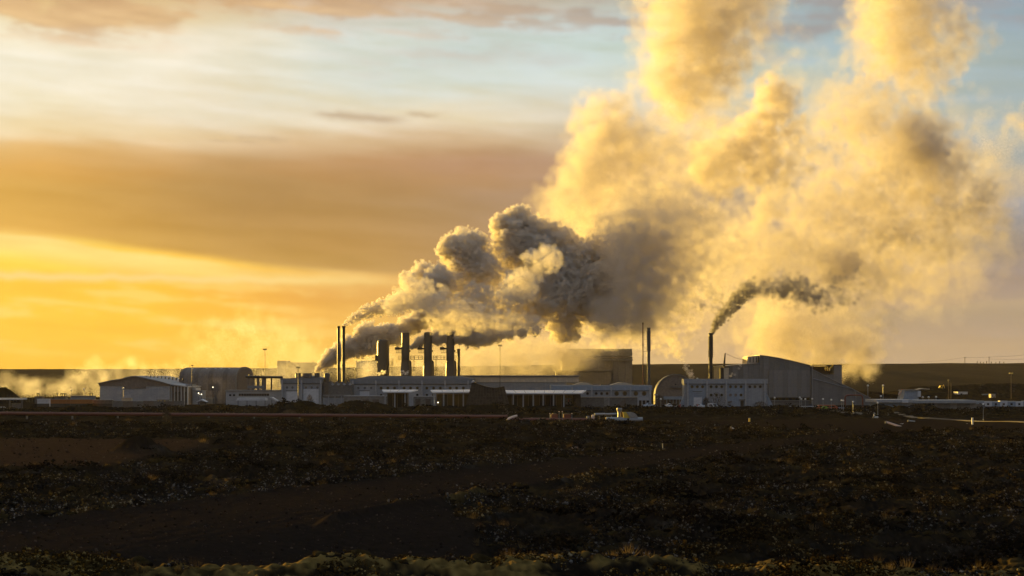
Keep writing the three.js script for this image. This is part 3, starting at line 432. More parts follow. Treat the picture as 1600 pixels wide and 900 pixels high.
// flat canopies on pale columns
const roofWhite = mat('white roof sheet', .8, .8, .8, .35);
function canopy(label, x0, x1, yTop, yBot, cols, d, glassX, nose) {
  const T = thing('entrance_canopy', label, 'canopy', (x0 + x1) / 2, d), sk = nose * 8;
  { // roof sheet falling towards the front, its underside a hand's breadth below
    const f = yBot - 2.2, P = [[x0 + 6, f, 5.2], [x1 - nose * 9, f, 5.2], [x1, yTop + nose * .6, -5], [x0, yTop + .6, -5]].map(([x, y, z]) => [T.X(x), T.Y(y), z]), pos = [], q = (a, b, c, d) => pos.push(...a, ...b, ...c, ...a, ...c, ...d), lo = P.map(([x, y, z]) => [x, y - .4, z]);
    q(P[0], P[1], P[2], P[3]); q(lo[3], lo[2], lo[1], lo[0]); for (let i = 0; i < 4; i++) q(lo[i], lo[(i + 1) % 4], P[(i + 1) % 4], P[i]);
    const g = new THREE.BufferGeometry(); g.setAttribute('position', new THREE.Float32BufferAttribute(pos, 3)); g.computeVertexNormals(); add(T, 'roof', g, roofWhite);
    const n = Math.round((x1 - x0) / 16); for (let i = 1; i < n; i++) { const t = i / n, u = (k, m, h) => V3(mixn(P[k][0], P[m][0], h), mixn(P[k][1], P[m][1], h) + .05, P[k][2]); bar(T, 'roof_seam', M.band, u(0, 1, t), u(3, 2, t), .07, 5); }
  }
  slab(T, 'fascia', M.pale2, [[x0 + 6, yBot - 2.1], [x1 - nose * 9, yBot - 2.1], [x1 - nose * 10, yBot], [x0 + 6.5, yBot]], 5.1, .3);
  for (const x of cols) rect(T, 'column', M.pale2, x - 1, yBot, x + 1, null, 4, .6);
  rect(T, 'wall', M.brown, glassX[0], yBot + .05, glassX[1], null, -3, 6);
  const n = Math.round((glassX[1] - glassX[0]) / 9), r = rng(x0);
  for (let i = 0; i < n; i++) { const a = glassX[0] + 1 + i * (glassX[1] - glassX[0] - 2) / n; rect(T, 'window', r() < .35 ? M.glassWarm : M.glass, a + .4, yBot + 2, a + (glassX[1] - glassX[0] - 2) / n - .4, null, -2.9, .2); }
  return T;
}
canopy('white canopy on pale columns before the long hall, left of the two small ones', 595, 652, 608.3, 613.8, [603, 618, 634], 575, [604, 636], 1);
canopy('white canopy on pale columns left of the dark stone tower', 671, 741, 608.7, 614.3, [678.5, 694, 709, 724.5, 738], 575, [681, 742], 0);
{
  const T = canopy('longest white canopy on blue grey columns right of the dark stone tower', 786, 917, 609.2, 615.8, [802, 817.5, 833, 848.5, 864.5, 880.5], 575, [790, 905], 1);
  rect(T, 'poster', M.conc, 884, 622, 893.5, 632, -2.7, .1); rect(T, 'poster_mark', M.redBright, 888.4, 624, 889.4, 629, -2.65, .05);
  slab(T, 'wall_end', M.lava2, [[896, null], [898, 616], [907, 616], [908, null]], 1, 5);
}
{ // stone tower with a scooped top
  const T = thing('stone_tower', 'dark lava stone block with a scooped top between the canopies', 'tower', 764, 565);
  const N = 13, top = (t) => 596.5 + 10.5 * Math.sin(Math.min(1, t * 1.25) * Math.PI / 2) - Math.max(0, t - .72) * 9, xl = (y) => 737.6 - (y - 596) * .26, xr = (y) => 788 + (y - 604) * .27;
  const r = rng(8);
  for (let row = 0; row < 9; row++) for (let i = 0; i < N; i++) { // courses of stone slabs, the top ones cut to the curve
    const t0 = i / N, t1 = (i + 1) / N, ya = 597 + row * 4.6, yb = Math.min(640, ya + 4.5), c0 = 737.6 + 50 * t0, top0 = top(t0), top1 = top(t1);
    if (yb < Math.min(top0, top1) + .2) continue;
    const A = Math.max(ya, top0), B = Math.max(ya, top1), L = (y, t) => xl(y) + (xr(y) - xl(y)) * t;
    slab(T, 'stone', r() < .5 ? M.lava : M.lava2, [[L(yb, t0) + .08, yb], [L(A, t0) + .08, A], [L(B, t1) - .08, B], [L(yb, t1) - .08, yb]], .1 * r(), 6);
  }
  const rim = [], rim2 = []; for (let i = 0; i <= 20; i++) { const t = i / 20, y = top(t); rim.push([xl(y) + (xr(y) - xl(y)) * t, y - .9]); rim2.unshift([xl(y) + (xr(y) - xl(y)) * t, y]); }
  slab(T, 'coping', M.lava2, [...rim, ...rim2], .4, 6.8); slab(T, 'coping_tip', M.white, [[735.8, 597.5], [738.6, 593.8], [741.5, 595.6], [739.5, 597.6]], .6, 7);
}
{ // long cream building and large hall behind
  const T = thing('long_hall', 'long low hall with a cream upper band behind the dark stone tower', 'hall', 825, 645);
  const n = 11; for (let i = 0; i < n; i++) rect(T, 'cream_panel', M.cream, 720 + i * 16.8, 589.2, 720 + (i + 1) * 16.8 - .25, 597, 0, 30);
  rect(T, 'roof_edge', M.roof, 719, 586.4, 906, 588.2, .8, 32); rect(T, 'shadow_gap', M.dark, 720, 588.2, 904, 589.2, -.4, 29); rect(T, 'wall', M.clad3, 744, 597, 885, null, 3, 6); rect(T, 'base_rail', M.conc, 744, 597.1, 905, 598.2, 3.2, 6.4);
  const H = thing('large_hall', 'large brown grey hall with a banded top half hidden in steam', 'hall', 930, 720);
  panels(H, 'wall_panel', [M.hall2, M.conc, M.hall2], 878, 563, 988, null, 10, 0, 22, 31);
  rect(H, 'fascia', M.band, 876, 561, 988.6, 563.6, .6, 22.8); rect(H, 'fascia', M.conc, 877, 557, 988.4, 560.4, .3, 22.4); rect(H, 'fascia', M.roof, 879, 552, 988, 556.2, .1, 22); rect(H, 'roof', M.roof, 885, 545, 988, 551.4, -1.5, 20); rect(H, 'roof_edge', M.conc, 878, 551.4, 988.6, 552, .3, 22.6);
  rect(H, 'annex_wall', M.hall2, 868, 580, 954, null, 5, 5); rect(H, 'annex_roof', M.roof, 866, 577.4, 955, 579.8, 5.6, 6); rect(H, 'pier', M.conc, 957, 563.7, 958.4, null, .5, .5);
}
{ // right front building
  const T = thing('control_building', 'blue grey building with round windows behind the white pickup', 'building', 940, 602);
  parapetHall(T, { x0: 862, x1: 1018, yTop: 602, yBand: 610, piers: [894, 924.5, 955, 985, 1015.5], wall: M.pale2, wall2: M.pale2, fascia: M.blueWhite });
  for (const x of [918, 931.5, 940, 948.5]) porthole(T, x, 615, 2.3, .04, M.glass, M.conc); for (const x of [963.5, 976.3, 993.6, 1006.4]) porthole(T, x, 615, 3.2, .04, M.glassWarm, M.brown);
  for (const [a, b, y] of [[895, 929, 597.4], [954, 992, 597.4]]) { const s = []; for (let i = 0; i <= 14; i++) { const t = i / 14; s.push([a + (b - a) * t, 601.8 - (601.8 - y) * Math.pow(Math.sin(Math.PI * t), 1.3)]); } slab(T, 'roof_light', M.cream, s, -3, 10); }
  rect(T, 'roof_box', M.dark, 939, 600, 953, 601.6, -2, 4);
  rect(T, 'entry_wall', M.pale, 996, 621, 1014, null, 1.3, 1); for (const [a, b] of [[998, 1002], [1003.5, 1008], [1009.5, 1014]]) rect(T, 'entry_door', M.glass, a, 625.5, b, null, 1.36, .1);
  const W = thing('garden_wall', 'long grey concrete screen wall with a sloped shadow panel before the round windows', 'wall', 950, 585);
  for (const [a, b] of [[905, 944], [944, 951.5], [951.5, 977], [977, 996]]) rect(W, 'wall_panel', a === 944 ? M.conc : M.concDark, a + .1, 621, b - .1, null, a === 944 ? .4 : 0, .8);
  rect(W, 'coping', M.cream, 904, 620, 996.4, 621, .5, 1.4); slab(W, 'ramp', M.brown, [[956, null], [956, 638], [977.5, 622.5], [977.5, null]], .3, .3); bar(W, 'downpipe', M.pale, V3(W.X(951.5), -1, .6), V3(W.X(951.5), W.Y(621), .6), .12);
}
{ // arched hall
  const T = thing('arched_hall', 'half barrel hall with a bright left rim behind the blue grey building', 'hall', 1050, 650), c = 1056, r = 32;
  const arc = (R0, yb) => { const p = [[c - R0, yb]]; for (let i = 0; i <= 30; i++) { const a = Math.PI - Math.PI * i / 30; p.push([c + Math.cos(a) * R0, 620 - Math.pow(Math.sin(a), .92) * (R0 + 3)]); } p.push([c + R0, yb]); return p; };
  slab(T, 'gable', M.brown2, arc(r - 1, null), 0, 1); slab(T, 'vault', M.conc, [...arc(r + .4, null), ...arc(r - 1, null).reverse()], .5, .8); slab(T, 'roof', M.roof, [...arc(r - .3, null), ...arc(r - 1.2, null).reverse()], -.35, 9);
  rect(T, 'ledge', M.concDark, 1046, 603.2, 1070, 606, .9, .5); add(T, 'vent_hole', new THREE.CylinderGeometry(T.S(1.2), T.S(1.2), .2, 14).rotateX(Math.PI / 2), M.glass, V3(T.X(1055.5), T.Y(600.5), .42));
  rect(T, 'canopy', M.blueWhite, 1036, 619.6, 1072, 624, 4, 4); rect(T, 'wall', M.brown, 1037, 624, 1070, null, 2, 1.5); for (const x of [1040, 1045, 1050, 1055, 1060]) rect(T, 'post', M.pale2, x, 624, x + 1, null, 3.6, .3);
  rect(T, 'gutter_box', M.pale, 1022, 615.6, 1028, 618, .6, 1);
}
{ // blue grey building with two rows of round windows
  const T = thing('control_building', 'blue grey building with round windows in two rows and splayed ends', 'building', 1135, 597);
  parapetHall(T, { x0: 1069, x1: 1199, yTop: 592, yBand: 599.6, piers: [1074.5, 1104.5, 1134.5, 1164.7, 1194.7], wall: M.blueWhite, wall2: M.pale2, fascia: M.pale2, t: 7 });
  const up = [1081.3, 1089.5, 1097.6, 1111, 1119.4, 1127.6, 1141.3, 1149.6, 1157.8, 1171.5, 1179.6, 1187.8];
  up.forEach((x, i) => porthole(T, x, 604.3, 2.3, .04, i > 8 ? M.glass : M.glassWarm, M.conc)); [1111, 1119.4, 1127.6, 1157.8].forEach((x) => porthole(T, x, 617.2, 2.2, .04, M.glassWarm, M.conc)); [1141.3, 1149.6].forEach((x) => porthole(T, x, 617.2, 2.2, .04, M.brown2, M.conc));
  slab(T, 'buttress', M.blueWhite, [[1063, null], [1069, 617], [1069, null]].map(([a, b]) => [a, b]), .5, 2); slab(T, 'buttress', M.blueWhite, [[1062, null], [1062, 634], [1069, 616], [1069, null]], 0, 1.8); slab(T, 'buttress', M.blueWhite, [[1199.2, null], [1199.2, 616], [1208, 634], [1208, null]], 0, 1.8);
  rect(T, 'door', M.white, 1084, 621, 1096.5, null, .12, .2); rect(T, 'door_frame', M.concDark, 1082, 611.2, 1097, 612.2, .2, .3); for (const y of [615, 618]) rect(T, 'panel_line', M.band, 1084, y, 1096.5, y + .5, .1, .2);
  rect(T, 'porch_roof', M.brown, 1155, 624.2, 1164, 625.4, 1.2, 1.4); rect(T, 'door', M.dark, 1157, 626, 1162, null, .08, .2); slab(T, 'porch_roof', M.concDark, [[1137, 627.5], [1143, 626], [1143, 628.6], [1138, 630]], 1.2, 1.4);
  rect(T, 'roof_light', M.lamp, 1089, 590.4, 1091.4, 592, -1, .5);
}
{ // big sloping hall on the right
  const T = thing('sloping_hall', 'big dark grey clad hall with a curved sloping roof, largest building on the right', 'hall', 1230, 640), roofY = (x) => x < 1187 ? 571.8 - (x - 1137) * .085 : 555.3 + Math.pow((x - 1187) / 80, 1.35) * 16;
  const r = rng(3), n = 16, x0 = 1137, w = (1266 - x0) / n;
  for (let i = 0; i < n; i++) { const a = x0 + i * w, b = a + w, m = [M.hall, M.hall2, M.hall3][Math.floor(r() * 3)], ya = roofY(a + .01), yb = roofY(b - .01); if (a < 1187 && b > 1187) { slab(T, 'wall_panel', m, [[a + .1, null], [a + .1, ya], [1187, roofY(1186.9)], [1187, null]], 0, 44); slab(T, 'wall_panel', m, [[1187.1, null], [1187.1, 555.3], [b - .1, yb], [b - .1, null]], 0, 44); } else slab(T, 'wall_panel', m, [[a + .1, null], [a + .1, ya], [b - .1, yb], [b - .1, null]], .02 * r(), 44); }
  const edge = []; for (let i = 0; i <= 16; i++) { const x = 1186.5 + i * 5; edge.push([x, roofY(x + .6) - .7]); } const under = edge.map(([x, y]) => [x, y + .8]).reverse();
  slab(T, 'roof_edge', M.steel2, [...edge, ...under], .5, 45); slab(T, 'roof_edge', M.steel2, [[1136, 571.2], [1187, 566.8], [1187, 567.6], [1136, 572]], .5, 45);
  slab(T, 'louvre_box', M.cream, [[1169, 567.8], [1170, 557.6], [1186.6, 555.2], [1185.5, 566.6]], -3, 14); for (const x of [1173, 1178, 1183]) slab(T, 'louvre', M.dark, [[x, 566.2], [x, 558.3], [x + 1.4, 558], [x + 1.4, 566]], -2.9, .2);
  for (let i = 0; i < 9; i++) rect(T, 'screen_panel', i % 3 ? M.hall2 : M.hall, 1200.5 + i * 7.3, 578.5, 1200.5 + (i + 1) * 7.3 - .2, 620.8, 1.2, 1.1);
  rect(T, 'glazing_back', M.dark, 1203, 621, 1265, 628.5, .3, .4); for (let i = 0; i < 11; i++) rect(T, 'window', i % 2 ? M.glass : M.glassWarm, 1206 + i * 5.3, 621.5, 1210.6 + i * 5.3, 625.4, .45, .15); rect(T, 'sill', M.steel2, 1205, 625.8, 1265, 626.8, .8, .5); rect(T, 'plinth', M.concDark, 1203, 628.6, 1266, null, .8, .6);
  // lower wing
  const wing = (x) => 577 + (x - 1266) * .49, m2 = 9; for (let i = 0; i < m2; i++) { const a = 1266.3 + i * 10.1, b = a + 10; slab(T, 'wing_panel', [M.hall, M.hall3, M.hall][i % 3], [[a, null], [a, wing(a)], [b, wing(b)], [b, null]], 2.4, 30); }
  slab(T, 'wing_roof_edge', M.steel2, [[1266, 576.1], [1357.6, 621], [1357.6, 622], [1266, 577]], 2.8, 31);
  tube(T, 'gutter_pipe', M.steel2, [[1268, 591.5], [1290, 597.2], [1310, 602.6], [1328, 607], [1333, 610], [1334.5, 616], [1334.5, 634]].map(([x, y]) => V3(T.X(x), T.Y(y), 3)), .16, 6, 40); bar(T, 'downpipe', M.steel2, V3(T.X(1267), -1, 2.9), V3(T.X(1267), T.Y(571), 2.9), .16);
  const W = thing('roof_plant_room', 'plain grey tower block rising behind the sloping hall roof', 'building', 1295, 690); rect(W, 'wall', M.hall2, 1303, 570, 1315.5, null, 0, 18); rect(W, 'wall', M.brown, 1270, 572, 1303, null, -8, 10); rect(W, 'parapet', M.dark, 1268, 569.8, 1316, 570.8, .3, 18.6); rect(W, 'wall', M.hall, 1270, 585, 1303, null, -.1, 7.8);
  const A = thing('davit_crane', 'small yellow lit davit arm in the recess of the grey tower block', 'crane', 1297, 688, undefined, py(579, 688)); bar(A, 'mast', M.cream, V3(A.X(1296), 0, .5), V3(A.X(1296.5), A.S(4), .5), .3); bar(A, 'jib', M.yellow, V3(A.X(1296.3), A.S(2.6), .5), V3(A.X(1301.6), A.S(9), .5), .35); bar(A, 'beam', M.yellow, V3(A.X(1288.5), A.S(3), .5), V3(A.X(1294), A.S(3.2), .5), .3); for (const x of [1289.4, 1292.6]) bar(A, 'post', M.yellow, V3(A.X(x), 0, .5), V3(A.X(x), A.S(5.5), .5), .14);
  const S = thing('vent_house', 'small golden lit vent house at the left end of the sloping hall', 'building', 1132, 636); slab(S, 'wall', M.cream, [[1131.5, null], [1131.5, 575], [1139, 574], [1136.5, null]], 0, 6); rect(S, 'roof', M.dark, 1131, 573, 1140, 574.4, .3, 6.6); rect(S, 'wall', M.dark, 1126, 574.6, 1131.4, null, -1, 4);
}
{ // gantry pipe portal
  const T = thing('pipe_portal', 'red brown square pipe portal before the right wing of the sloping hall', 'pipe', 1334, 600);
  tube(T, 'pipe', M.red, [[1320.5, 638], [1320.5, 625], [1320.8, 620], [1323.5, 617.8], [1328, 617.3], [1341, 617.3], [1345.5, 617.8], [1347.6, 620], [1348, 625], [1348, 638]].map(([x, y]) => V3(T.X(x), T.Y(y), 0)), T.S(1.35), 12, 70);
  for (const x of [1320.5, 1348]) cyl(T, 'flange', M.dark, T.S(1.9), T.S(1.9), .3, T.X(x), T.Y(634), 0, 14);
}
// ---------------------------------------------------------------- chimneys, silencers, masts
for (const [x, w, lab] of [[529, 2.1, 'slim dark chimney, left one of the twin pair'], [536.8, 2.6, 'slim dark chimney, right and thicker one of the twin pair']]) {
  const T = thing('chimney', lab, 'chimney', x, 640); const r = T.S(w), top = T.Y(510);
  cyl(T, 'shaft', M.dark, r * 1.05, r, top + 1, 0, -1, 0, 20); cyl(T, 'cap', M.dark, r * 1.1, r * 1.3, T.S(3), 0, top - T.S(2.6), 0, 20); for (const k of [.25, .5, .75]) cyl(T, 'joint_ring', M.dark, r * 1.14, r * 1.14, .35, 0, top * k, 0, 20);
}
{ const T = thing('light_mast', 'thin pale mast between the twin slim chimneys', 'mast', 533, 638); cyl(T, 'pole', M.steel2, .14, .1, T.Y(575), 0, 0, 0, 8); box(T, 'head', M.lamp, T.S(2.4), .3, .4, 0, T.Y(575), 0); }
function silencer(x, w, top, foot, d, label, o = {}) {
  const T = thing('silencer_tower', label, 'tower', x, d), r = T.S(w / 2), H = T.Y(top), F0 = T.Y(foot), pts = [];
  const P = (a, y) => pts.push(new THREE.Vector2(a, y)); P(0, -1); P(r * (o.flare ?? 1.22), -1); P(r * (o.flare ?? 1.22), F0 + T.S(10)); P(r * ((o.flare ?? 1.22) * .97), F0 + T.S(14)); P(r * 1.05, F0 + T.S(22)); P(r, F0 + T.S(25)); P(r, H - r * (o.round ?? .35)); P(r * .93, H - r * .12 * (o.round ? 2 : 1)); P(r * .8, H); P(0, H + .02);
  add(T, 'shell', new THREE.LatheGeometry(pts, 28), M.steel);
  for (const k of [.42, .62, .82]) cyl(T, 'weld_band', M.steel, r * 1.015, r * 1.015, .25, 0, F0 + (H - F0) * k, 0, 28);
  return { T, r, H, F0 };
}
const railing = (parent, a, b, h, m) => { const n = Math.max(2, Math.round(a.distanceTo(b) / 1.6)), g = [barGeo(a.clone().setY(a.y + h), b.clone().setY(b.y + h), .07), barGeo(a.clone().setY(a.y + h * .5), b.clone().setY(b.y + h * .5), .05)]; for (let i = 0; i <= n; i++) { const p = a.clone().lerp(b, i / n); g.push(barGeo(p, p.clone().setY(p.y + h), .06)); } joined(parent, 'railing', m, g); };
const ladder = (parent, x, z, y0, y1) => { const g = [barGeo(V3(x - .3, y0, z), V3(x - .3, y1, z), .07), barGeo(V3(x + .3, y0, z), V3(x + .3, y1, z), .07)]; for (let y = y0; y < y1; y += .6) g.push(barGeo(V3(x - .3, y, z), V3(x + .3, y, z), .05)); joined(parent, 'ladder', M.dark, g); };
{
  const { T, r, F0 } = silencer(598.7, 19, 530.5, 590, 655, 'short wide silencer tower with rounded top, leftmost of four', { flare: .98, round: .7 });
  const y = T.Y(563.5); box(T, 'platform', M.dark, T.S(8), .25, 2, -r - T.S(3.5), y, 0); box(T, 'equipment_box', M.dark, T.S(4), T.S(8), 1.6, -r - T.S(.8), y + T.S(4.5), 0); railing(T, V3(-r - T.S(7.4), y, .9), V3(-r - T.S(3), y, .9), T.S(5.5), M.dark);
  const y2 = T.Y(570.5); box(T, 'platform', M.dark, T.S(6), .25, 2, r + T.S(2.6), y2, 0); railing(T, V3(r + T.S(.3), y2, .9), V3(r + T.S(5.4), y2, .9), T.S(6), M.dark); ladder(T, r + T.S(5.2), .4, y2, y2 + T.S(11)); railing(T, V3(r + T.S(.3), T.Y(583), .9), V3(r + T.S(5.4), T.Y(583), .9), T.S(6), M.dark);
  bar(T, 'side_pipe', M.steel, V3(r * .55, 0, r * .9), V3(r * .55, T.Y(568), r * .9), .25); bar(T, 'side_pipe', M.steel, V3(r * .8, 0, r * .7), V3(r * .8, T.Y(572), r * .7), .25);
}
const lbls = ['tall silencer tower with side platforms, second of four from left', 'tall silencer tower between two others, third of four from left', 'tall silencer tower beside a thin grey stack, rightmost of four'];
[633.6, 668.7, 703.7].forEach((x, i) => {
  const { T, r } = silencer(x, 12.6, 519, 588, 650, lbls[i]);
  const hy = T.Y(544.5); const head = add(T, 'valve_drum', new THREE.CylinderGeometry(T.S(2.2), T.S(2.2), T.S(7), 16).rotateZ(Math.PI / 2), M.dark, V3(-r - T.S(6.5), hy, .5)); head.scale.y = 1; bar(T, 'inlet_pipe', M.dark, V3(-r - T.S(4), hy - .1, .5), V3(-r * .4, hy - .1, .5), T.S(1.5), 10);
  bar(T, 'stay', M.dark, V3(-r - T.S(6), hy + T.S(2.5), .5), V3(-r, T.Y(537), .5), .08); cyl(T, 'vent_stub', M.dark, .12, .12, T.S(2.5), -r - T.S(6.6), hy + T.S(2), .5, 8);
  const yp = T.Y(551.3); box(T, 'platform', M.dark, T.S(8), .2, 1.8, -r - T.S(4.2), yp, .4); railing(T, V3(-r - T.S(8), yp, 1.2), V3(-r, yp, 1.2), T.S(3.6), M.dark);
  const yq = T.Y(561.2); box(T, 'platform', M.dark, r * 2 + T.S(8), .22, 2.4, 0, yq, r + .2); railing(T, V3(-r - T.S(4), yq, r + 1.3), V3(r + T.S(4), yq, r + 1.3), T.S(4.6), M.dark);
  const duct = cyl(T, 'side_duct', M.steel, T.S(3.2), T.S(2.2), T.Y(566) + 1, r + T.S(.8), -1, -.6, 16); duct.scale.z = .9; cyl(T, 'duct_cap', M.dark, T.S(2.3), T.S(.6), T.S(3), r + T.S(.8), T.Y(566), -.6, 16); cyl(T, 'nozzle', M.dark, T.S(.9), T.S(.9), T.S(3), r + T.S(.7), T.Y(550), 0, 10);
  ladder(T, r + T.S(6.5), .6, T.Y(579.5), T.Y(556)); railing(T, V3(r + T.S(4), T.Y(579.5), .8), V3(r + T.S(9.5), T.Y(579.5), .8), T.S(5), M.dark); box(T, 'platform', M.dark, T.S(6), .2, 1.6, r + T.S(6.6), T.Y(579.6), .2);
});
for (const [a, b, lab] of [[641.5, 660, 'railed catwalk joining the second and third silencer towers'], [677, 695, 'railed catwalk joining the third and rightmost silencer towers']]) { const T = thing('catwalk', lab, 'catwalk', (a + b) / 2, 648.6, undefined, py(561.4, 648.6)); box(T, 'deck', M.dark, T.S(b - a), .25, 1.6, 0, 0, 0); railing(T, V3(T.X(a), .1, .8), V3(T.X(b), .1, .8), T.S(5), M.dark); railing(T, V3(T.X(a), .1, -.8), V3(T.X(b), .1, -.8), T.S(5), M.dark); }
{ const T = thing('side_stack', 'thin grey stack right of the rightmost silencer tower', 'chimney', 716.6, 655); const r = T.S(2.4); cyl(T, 'shaft', M.steel, r, r, T.Y(546) + 1, 0, -1, 0, 16); cyl(T, 'rim', M.dark, r * 1.1, r * 1.1, .4, 0, T.Y(546.6), 0, 16); for (const y of [551, 556, 579]) box(T, 'bracket', M.dark, T.S(4), .2, .8, -T.S(3), T.Y(y), .3); cyl(T, 'aerial', M.dark, .05, .04, T.S(9), r * .5, T.Y(546), 0, 6); }
// banded and slim stacks on the right
function strakes(T, m, r, y0, y1, turns, k) { for (let s = 0; s < 3; s++) { const pts = []; for (let i = 0; i <= 60; i++) { const t = i / 60, a = t * turns * 6.283 + s * 2.094; pts.push(V3(Math.cos(a) * r * k, y0 + (y1 - y0) * t, Math.sin(a) * r * k)); } tube(T, 'strake', m, pts, r * .36, 5, 90); } }
{
  const T = thing('chimney', 'black spirally banded chimney above the blue grey building', 'chimney', 1110.4, 645); const r = T.S(3), top = T.Y(521.5);
  cyl(T, 'shaft', M.dark, r * 1.02, r, T.Y(556), 0, 0, 0, 20); cyl(T, 'shaft_upper', M.dark, r, r * .92, top - T.Y(556), 0, T.Y(556), 0, 20); cyl(T, 'cap', M.dark, r * 1.15, r * 1.3, T.S(3), 0, top - T.S(2), 0, 20); strakes(T, M.dark, r, T.Y(558), T.Y(525), 3, 1.02);
}
{ const T = thing('chimney', 'very thin rust coloured stack, left one of the pair behind the control building', 'chimney', 1004.6, 632); const r = T.S(1); cyl(T, 'shaft', M.red, r, r * .8, T.Y(507), 0, 0, 0, 12); cyl(T, 'tip', M.dark, r * 1.2, r * 1.1, T.S(3), 0, T.Y(507), 0, 12); for (const y of [520, 540, 570]) cyl(T, 'joint_ring', M.dark, r * 1.25, r * 1.25, .3, 0, T.Y(y), 0, 12); }
{ const T = thing('chimney', 'grey spirally banded stack, thicker one of the pair behind the control building', 'chimney', 1013.6, 628); const r = T.S(2.5); cyl(T, 'shaft', M.steel, r * 1.05, r * .92, T.Y(513), 0, 0, 0, 18); cyl(T, 'cap', M.steel, r * 1.1, r * 1.15, T.S(2), 0, T.Y(514), 0, 18); strakes(T, M.steel, r, T.Y(548), T.Y(517), 2.6, .98); for (let i = 0; i < 3; i++) bar(T, 'tie', M.dark, V3(-T.S(8), T.Y(530 + i * 19), 0), V3(-r, T.Y(530 + i * 19), 0), .08); }
{ // derrick with stay cable
  const T = thing('derrick', 'leaning dark lattice derrick with a stay cable left of the sloping hall', 'crane', 1128, 642); const top = V3(T.X(1133), T.Y(552), 0);
  for (const [x, z] of [[1122.5, 0], [1128.6, 1.4], [1129.6, -1.4]]) bar(T, 'leg', M.dark, V3(T.X(x), -1, z), top, .3); for (let i = 1; i < 9; i++) { const t = i / 10, p = V3(T.X(1122.5), -1, 0).lerp(top, t), q = V3(T.X(1128.8), -1, 1.2).lerp(top, t); bar(T, 'brace', M.dark, p, q, .1); bar(T, 'brace', M.dark, p, V3(T.X(1128.8), -1, 1.2).lerp(top, Math.min(1, t + .1)), .08); }
  tube(T, 'cable', M.dark, [top, V3(T.X(1150), T.Y(558.5), -4), V3(T.X(1169), T.Y(563), -8)], .07, 5, 14);
}
// thin masts
for (const [x, y0, d, lab, kind] of [[414, 546.5, 700, 'tall thin floodlight mast above the pipe bridge', 1], [300, 571, 640, 'lamp mast in front of the left end of the vaulted hall', 0], [241.5, 580, 690, 'thin bare mast behind the gabled warehouse roof', 2], [466, 575, 585, 'tall thin lamp mast before the pale hall with roof drums', 1], [781.3, 540.5, 640, 'tall thin floodlight mast above the long cream hall', 1], [555.5, 578, 618, 'short lamp mast on the left roof corner of the long hall', 3], [517, 582.5, 612, 'small crooked lamp mast beside the roof drum tank', 0], [455, 584, 640, 'small pole left of the roof drums', 2], [1580, 584, 820, 'tall timber lamp pole on the far right heath', 1], [1482, 594, 800, 'pale lamp pole standing on the far right lava mound', 0], [1486, 599, 815, 'short brown post beside the pale pole on the lava mound', 2]]) {
  const T = thing('light_mast', lab, 'mast', x, d), H = T.Y(y0), m = x > 1475 ? M.timber : M.steel; cyl(T, 'pole', m, T.S(.55), T.S(.4), H + 1, 0, -1, 0, 8);
  if (kind === 1) { box(T, 'crossarm', M.dark, T.S(6.4), .3, .4, 0, H, 0); for (const q of [-2.6, -.9, .9, 2.6]) box(T, 'floodlight', M.dark, T.S(1), .5, .6, T.S(q), H + .35, .1); }
  if (kind === 0) box(T, 'lamp_head', M.dark, T.S(2.6), .4, .7, T.S(.6), H, 0); if (kind === 3) { cyl(T, 'lamp_head', M.dark, T.S(1.2), T.S(1), T.S(3), 0, H, 0, 10); box(T, 'bracket', M.dark, T.S(4), .25, .3, 0, H - .2, 0); }
}
// ---------------------------------------------------------------- street furniture, vehicles, pipes, far things
function globeLamp(x, yTop, yBase, label, o = {}) {
  const d = o.d ?? EYE * F / (yBase - HY), T = thing('globe_lamp', label, 'street lamp', x, d, undefined, o.d ? Math.max(0, py(yBase, d)) : ground(px(x, d), d)[0] - .1), H = py(yTop, d) - T.g.position.y, r = T.S(1.5);
  cyl(T, 'pole', M.steel2, Math.max(.09, T.S(.45)), Math.max(.07, T.S(.38)), H - r, 0, 0, 0, 8); add(T, 'globe', new THREE.SphereGeometry(r, 14, 10), M.lamp, V3(0, H, 0)); cyl(T, 'collar', M.dark, r * .5, r * .7, r * .5, 0, H - r * 1.3, 0, 10); cyl(T, 'foot', M.steel2, T.S(.9), T.S(.7), .5, 0, 0, 0, 8);
}
for (const a of [[1027, 622, 634, 'globe lamp just right of the white pickup'], [1032.5, 623.5, 636, 'globe lamp between the white pickup and the white sedan'], [1072.5, 620.5, 635, 'globe lamp at the left end of the building with two window rows'], [1080, 622, 635.5, 'globe lamp left of the roller door of the two row building'], [1084.5, 620, 635.5, 'globe lamp against the roller door of the two row building'], [1168.5, 622, 635.5, 'globe lamp before the plain right bay, left of the pair there'], [1175, 622, 635.5, 'globe lamp before the plain right bay, right of the pair there'], [1210.4, 621.5, 635, 'globe lamp just right of the splayed end of the two row building'], [1249.5, 621.2, 635, 'globe lamp near the right end of the glazing strip'], [1252, 623.5, 636, 'globe lamp close behind another at the right end of the glazing strip'], [1258.2, 623.8, 639, 'globe lamp before the downpipe corner of the sloping hall'], [1269, 623.2, 636, 'globe lamp just right of the sloping hall corner'], [1277.6, 618.2, 632, 'taller globe lamp before the lower wing'], [1286, 623.7, 640, 'globe lamp before the left end of the red coach'], [1299, 624.8, 641, 'globe lamp before the right end of the red coach'], [1315, 625.6, 643, 'globe lamp left of a twin near the pipe portal'], [1317.6, 626, 642, 'globe lamp right of its twin near the pipe portal'], [1333, 627.8, 646.5, 'globe lamp standing before the pipe portal'], [1371.5, 629.5, 647.5, 'globe lamp at the left end of the low flat roofed building'], [1536.4, 631.6, 653.5, 'globe lamp at the right end of the low flat roofed building']]) globeLamp(...a);
